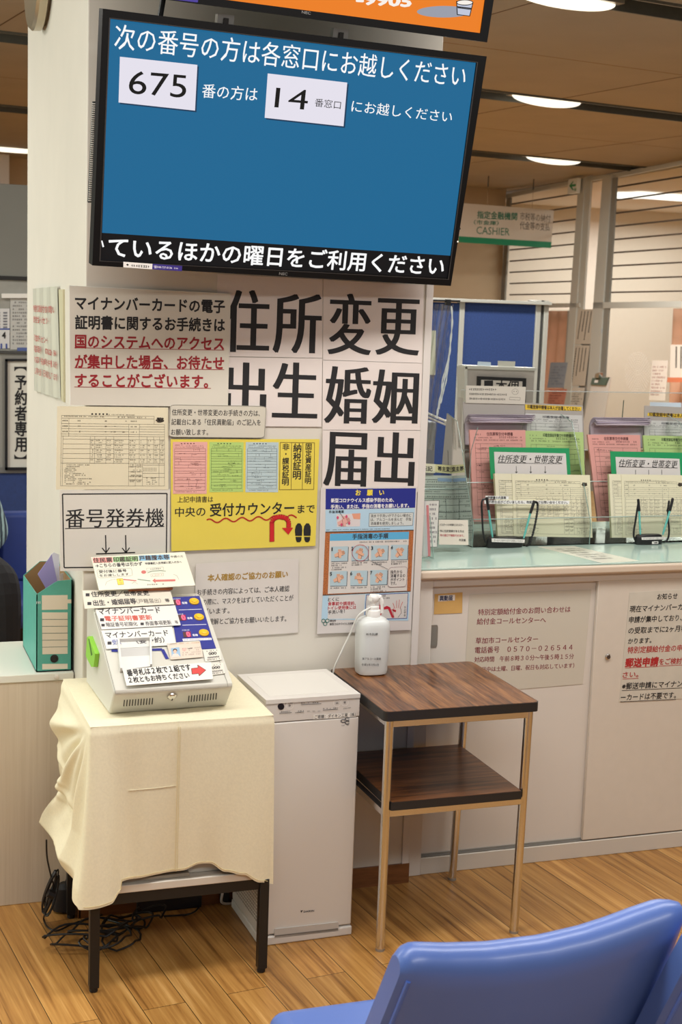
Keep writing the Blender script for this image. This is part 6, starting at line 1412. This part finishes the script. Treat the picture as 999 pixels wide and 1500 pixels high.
b = MB(); a = FM.W(FM.uv((630, 440)), 0); c = FM.W(FM.uv((674, 441)), 0); b.tube([a, c], .0035, pbk, 8); p = FM.W(FM.uv((656, 442)), .0); b.box(p-np.array([.008, .01, .012]), p+np.array([.008, .01, .008]), pbk); b.build('clip', root, bevel=.002)
# clear counter screen
b = MB(); SPn = Plane((2, .70, 0), (1, 0, 0), (0, 0, 1)); a, c = SPn.uv((676, 571)), SPn.uv((1120, 579)); zt_ = a[1]
root = thing('counter_screen', (2.2, .68, KZ), 'clear acrylic screen standing along the counter behind the form racks', 'screen')
b.box((2+a[0], .70, KZ+.001), (2+c[0], .704, zt_), clear_mat((250, 251, 250), .0, .03, 1.05)); b.build('pane', root, smooth=False); b = MB(); b.box((2+a[0], .6995, zt_-.002), (2+c[0], .7045, zt_+.001), M((200, 206, 202), .2, alpha=.6)); b.build('top_edge', root, smooth=False)
# desk lamp arm and grey file box behind the film
root = thing('desk_lamp', at((662, 690), 'y', 1.6), 'thin jointed white desk lamp arm behind the plastic film', 'lamp')
DL = Plane((1.9, 1.6, 0), (1, 0, 0), (0, 0, 1)); w3 = lambda x, y: DL.W(DL.uv((x, y)), 0); wm = M((206, 206, 200), .35)
b = MB(); b.tube([w3(600, 594), w3(655, 618)], .005, wm, 8); b.tube([w3(600, 600), w3(655, 623)], .004, wm, 8); b.build('upper_arm', root); b = MB(); b.tube([w3(655, 618), w3(664, 680)], .005, wm, 8); b.tube([w3(659, 618), w3(668, 680)], .004, wm, 8); pz = w3(664, 680); b.tube([pz, (pz[0], pz[1], .8)], .006, wm, 8); b.build('lower_arm', root); b = MB(); c = w3(656, 619); b.lathe(c+np.array([0, .01, 0]), [(.013, 0), (.013, .02)], wm, 16, axis=(0, -1, 0)); b.build('joint', root)
b = MB(); DM = Plane((1.7, 1.2, 0), (1, 0, 0), (0, 0, 1)); a, c = DM.uv((600, 618)), DM.uv((636, 690)); b.box((1.7+a[0], 1.2, .8), (1.7+c[0], 1.34, a[1]), M((122, 124, 128), .5)); tag(b.build('grey_file_box', bevel=.004), 'grey box file behind the plastic film at the pillar', 'box')
# green lid behind the right-hand forms
b = MB(); p = at((913, 612), 'y', 1.1); b.lathe(p+np.array([0, 0, -.03]), [(.036, 0), (.046, .004), (.048, .022), (.046, .026), (.01, .028)], M((36, 140, 92), .4), 28, sx=1.1, sy=.8); b.tube([p+np.array([-.005, 0, -.004]), p+np.array([-.003, 0, .07])], .0018, M((70, 90, 80), .4), 6); b.lathe((p[0], p[1], .8), [(.042, 0), (.042, p[2]-.83)], M((190, 188, 180), .4), 24)
tag(b.build('green_lidded_pot'), 'pot with flat green lid behind the right form rack', 'pot')
b = MB(); b.box((1.5, 1.0, 0), (3.6, 1.75, .8), M((196, 190, 180), .5)); tag(b.build('office_desk', bevel=.004), 'pale office desk behind the service counter', 'desk')

# ================================================================== LOBBY CHAIRS (foreground)
vin = M((80, 108, 176), .36, noise=.015, nscale=6, bump=.06, coat=.12); pip = M((78, 112, 196), .4)
CHP = Plane((.203, -1.9, .757), (1, 0, 0), (0, -math.sin(math.radians(22)), math.cos(math.radians(22))))
def chair(label, x0_, top, yoff, left, seat=True):
    root = thing('lobby_chair', (x0_+.25, -1.65+yoff, 0), label, 'chair', 'blue lobby chairs')
    O = np.array([0, yoff, 0])
    b = MB(); n = len(top); bot = -.40
    nv = 16
    def back(u, v, side):
        x = top[0][0]+(top[-1][0]-top[0][0])*u; zt = np.interp(x, [p[0] for p in top], [p[1] for p in top])
        # superellipse edge profile: v 0..1 goes round the thickness at the top rim
        return x, zt
    xs = np.linspace(top[0][0], top[-1][0], 40); vs = []; fs = []; ring = 22
    for i, x in enumerate(xs):
        zt = np.interp(x, [p[0] for p in top], [p[1] for p in top]); e = min(i, len(xs)-1-i)/3.0; k = 1-(1-min(1, e))**2; th = .036*(.55+.45*k); sh = .010*(1-k)
        lean = (zt*.0); xo = (1-k)*0
        sect = []
        for j in range(ring):
            t = j/(ring-1)
            if t < .3: s_, w_ = bot+(zt-sh-th-bot)*(t/.3), th
            elif t < .7: a = (t-.3)/.4*math.pi; s_, w_ = zt-sh-th+th*math.sin(a), th*math.cos(a)
            else: s_, w_ = zt-sh-th-(zt-sh-th-bot)*((t-.7)/.3), -th
            sect.append((s_, w_))
        for s_, w_ in sect:
            fl_ = left*(-(s_-zt))*.12*(1-i/(len(xs)-1))
            vs.append(CHP.W((x-fl_, s_), w_+.018*math.sin(math.pi*i/(len(xs)-1))*(s_ < zt-.02)*(1 if w_ > 0 else 0)*min(1, (zt-s_)/.15))+O)
    for i in range(len(xs)-1):
        for j in range(ring-1): fs.append((i*ring+j, i*ring+j+1, (i+1)*ring+j+1, (i+1)*ring+j))
    fs.append(tuple(range(ring))); fs.append(tuple((len(xs)-1)*ring+j for j in range(ring))[::-1])
    b.add(vs, [f[::-1] for f in fs], vin); bk = b.build('backrest', root, ang=50)
    b = MB(); P = [CHP.W((top[0][0]+.013-left*(-(s_-top[0][1]))*.12, s_), .0295)+O for s_ in np.linspace(bot, top[0][1]-.03, 14)]; b.tube(P, .004, pip, 8); b.build('piping', bk)
    b = MB(); b.box((x0_-.08, -1.80+yoff, .335), (x0_+.395, -1.425+yoff, .43), vin); b.build('seat', root, bevel=.035, seg=5)
    for dx in (.02, .4):
        b = MB(); b.tube([(x0_+dx, -1.72+yoff, .34), (x0_+dx, -1.72+yoff, .03)], .016, CHROME, 14); b.box((x0_+dx-.02, -1.95+yoff, 0), (x0_+dx+.02, -1.46+yoff, .03), CHROME); b.build('leg', root)
    b = MB(); b.box((x0_-.05, -1.76+yoff, .30), (x0_+.45, -1.68+yoff, .34), M((60, 60, 62), .4)); b.build('beam', root, bevel=.003)
    return root
tp_ = [CHP.uv(p) for p in ((586, 1398), (592, 1391), (605, 1389), (660, 1390.5), (720, 1389), (800, 1379), (860, 1365), (900, 1352), (940, 1337), (970, 1327), (1000, 1319))]
chair('blue vinyl lobby chair seen from behind, nearest to the camera', .203, tp_, 0.0, 1)
dx = .500
chair('blue vinyl lobby chair partly seen in the lower right corner', .203+dx-.02, [np.array([p[0]+dx-.028, p[1]+.02]) for p in tp_], -.085, 1)

# ================================================================== BENCH AND SEATED PERSON (far left)
bv = M((62, 84, 158), .45, noise=.02, nscale=8)
for k, (xb0, lb) in enumerate(((-.56, 'blue lobby bench seat behind the person at the left picture edge'), (.055, 'blue lobby bench seat beside the pillar, behind the green box file'))):
    root = thing('bench_seat', (xb0+.25, 2.5, 0), lb, 'bench', 'blue bench seats at the left')
    b = MB(); b.box((xb0, 2.18, .33), (xb0+.58, 2.78, .43), bv); b.build('seat', root, bevel=.035, seg=4)
    zt_ = at((25, 750), 'y', 2.8)[2]; b = MB(); b.box((xb0, 2.76, .42), (xb0+.58, 2.86, zt_), bv); b.build('backrest', root, bevel=.02, seg=3)
    b = MB(); b.box((xb0+.05, 2.4, 0), (xb0+.09, 2.7, .34), blk); b.box((xb0+.49, 2.4, 0), (xb0+.53, 2.7, .34), blk); b.build('leg', root)
def skin_mesh(name, verts, edges, radii, mat, parent, subs=2):
    me = bpy.data.meshes.new(name); o0 = WL[parent]; me.from_pydata([tuple(np.array(v)-o0) for v in verts], edges, []); o = bpy.data.objects.new(name, me); COL.objects.link(o); o.parent = parent; WL[o] = o0
    o.modifiers.new('skin', 'SKIN'); me.materials.append(mat)
    for i, r in enumerate(radii): me.skin_vertices[0].data[i].radius = (r, r) if not isinstance(r, tuple) else r
    me.skin_vertices[0].data[0].use_root = True
    s = o.modifiers.new('sub', 'SUBSURF'); s.levels = subs; s.render_levels = subs
    for p in me.polygons: p.use_smooth = True
    return o
el = at((4, 792), 'y', 2.52); kn = at((12, 842), 'y', 2.2)
hx = -.26
root = thing('person', (hx, 2.6, .0), 'person in striped top and black trousers seated on the blue bench at the left', 'person')
skn = M((206, 158, 128), .6)
H = np.array
hip = H([hx, 2.58, .585]); ch_ = H([hx, 2.62, .86]); nk = H([hx, 2.6, 1.06]); hd = H([hx, 2.56, 1.18]); ht = H([hx, 2.55, 1.27])
shL, shR = H([hx+.18, 2.62, .98]), H([hx-.18, 2.62, .98]); elR = H([hx-.27, 2.52, .74]); hnL, hnR = H([hx+.06, 2.3, .62]), H([hx-.08, 2.3, .62])
body = skin_mesh('body', [hip, ch_, nk, hd, ht, shL, el-H([.03, 0, 0]), hnL, shR, elR, hnR, hip+H([.1, 0, -.02]), kn-H([.02, 0, .03]), H([kn[0]-.03, 2.16, .09]), H([kn[0]-.03, 2.02, .04]), hip-H([.1, 0, .02]), H([hx-.16, 2.2, .5]), H([hx-.15, 2.16, .09]), H([hx-.15, 2.02, .04])],
          [(0, 1), (1, 2), (2, 3), (3, 4), (1, 5), (5, 6), (6, 7), (1, 8), (8, 9), (9, 10), (0, 11), (11, 12), (12, 13), (13, 14), (0, 15), (15, 16), (16, 17), (17, 18)],
          [.11, .12, .05, .088, .07, .05, .036, .03, .05, .036, .03, .08, .055, .04, .032, .08, .055, .04, .032], skn, root)
for s_ in (1, -1):                                   # hands: palm with five fingers
    base = hnL if s_ > 0 else hnR; V_ = [base, base+H([-s_*.03, -.05, -.01])]; E_ = [(0, 1)]; Rr = [.026, .026]
    for f in range(4):
        k0 = len(V_); q0 = base+H([-s_*.03+(f-1.5)*.017, -.06, -.01]); V_ += [q0, q0+H([0, -.035+.004*abs(f-1.5), -.01]), q0+H([0, -.055+.005*abs(f-1.5), -.03])]; E_ += [(1, k0), (k0, k0+1), (k0+1, k0+2)]; Rr += [.009, .0085, .007]
    k0 = len(V_); V_ += [base+H([-s_*.055, -.02, .0]), base+H([-s_*.07, -.05, -.005])]; E_ += [(0, k0), (k0, k0+1)]; Rr += [.011, .009]
    skin_mesh('hand', V_, E_, Rr, skn, root, 1)
stripe = bpy.data.materials.new('striped_cloth'); stripe.use_nodes = True; nt = stripe.node_tree; p_ = nt.nodes['Principled BSDF']; p_.inputs['Roughness'].default_value = .85
tc = nt.nodes.new('ShaderNodeTexCoord'); wv_ = nt.nodes.new('ShaderNodeTexWave'); wv_.bands_direction = 'X'; wv_.inputs['Scale'].default_value = 15; wv_.inputs['Distortion'].default_value = 2.0; wv_.inputs['Detail'].default_value = 1
rp_ = nt.nodes.new('ShaderNodeValToRGB'); rp_.color_ramp.elements[0].color = rgb((52, 66, 76)); rp_.color_ramp.elements[1].color = rgb((150, 178, 180)); rp_.color_ramp.elements[0].position = .4; rp_.color_ramp.elements[1].position = .6
nt.links.new(tc.outputs['Object'], wv_.inputs['Vector']); nt.links.new(wv_.outputs['Fac'], rp_.inputs['Fac']); nt.links.new(rp_.outputs['Color'], p_.inputs['Base Color'])
skin_mesh('striped_top', [hip+H([0, 0, .02]), ch_, nk-H([0, 0, .05]), shL, el-H([.02, 0, -.03]), el*.6+hnL*.4, shR, elR, elR*.6+hnR*.4], [(0, 1), (1, 2), (1, 3), (3, 4), (4, 5), (1, 6), (6, 7), (7, 8)], [.15, .15, .075, .075, .062, .055, .075, .062, .055], stripe, root)
skin_mesh('black_trousers', [hip, hip+H([.1, 0, -.02]), kn-H([.025, 0, .02]), H([kn[0]-.03, 2.16, .12]), hip-H([.1, 0, .02]), H([hx-.16, 2.2, .5]), H([hx-.15, 2.16, .12])], [(0, 1), (1, 2), (2, 3), (0, 4), (4, 5), (5, 6)], [.15, .125, .095, .07, .125, .095, .07], M((22, 21, 23), .9), root)
b = MB(); b.lathe(hd+H([0, .012, -.03]), [(.06, -.02), (.095, .02), (.1, .07), (.085, .12), (.04, .15), (.0, .155)], M((32, 26, 24), .8), 24, sy=1.05); b.build('hair', root)
fz = hd[2]+.02; b = MB()
for s_ in (1, -1):
    b.lathe((hx+s_*.032, hd[1]-.088, fz), [(.0, 0), (.011, .002), (.008, .008), (.0, .009)], M((40, 30, 28), .3), 12, axis=(0, -1, 0), sy=.6)
b.build('eyes', root)
b = MB(); b.tube([(hx, hd[1]-.09, fz), (hx, hd[1]-.105, fz-.035), (hx, hd[1]-.088, fz-.042)], [.007, .012, .008], skn, 10)
for s_ in (1, -1): b.lathe((hx+s_*.09, hd[1], fz-.02), [(.006, -.004), (.022, 0), (.02, .008), (.005, .01)], skn, 14, axis=(s_, -.3, 0), sy=.6)
b.build('nose_and_ears', root); b = MB(); b.tube([(hx-.022, hd[1]-.086, fz-.066), (hx, hd[1]-.092, fz-.068), (hx+.022, hd[1]-.086, fz-.066)], [.003, .006, .003], M((170, 98, 90), .5), 8); b.build('mouth', root)
for s_, kx in ((1, kn[0]-.03), (-1, hx-.15)):
    b = MB(); b.lathe((kx, 2.08, 0), [(.05, 0), (.055, .01), (.05, .05), (.03, .09), (.01, .1)], M((30, 28, 28), .5), 20, sy=2.0); b.build('shoe', root)
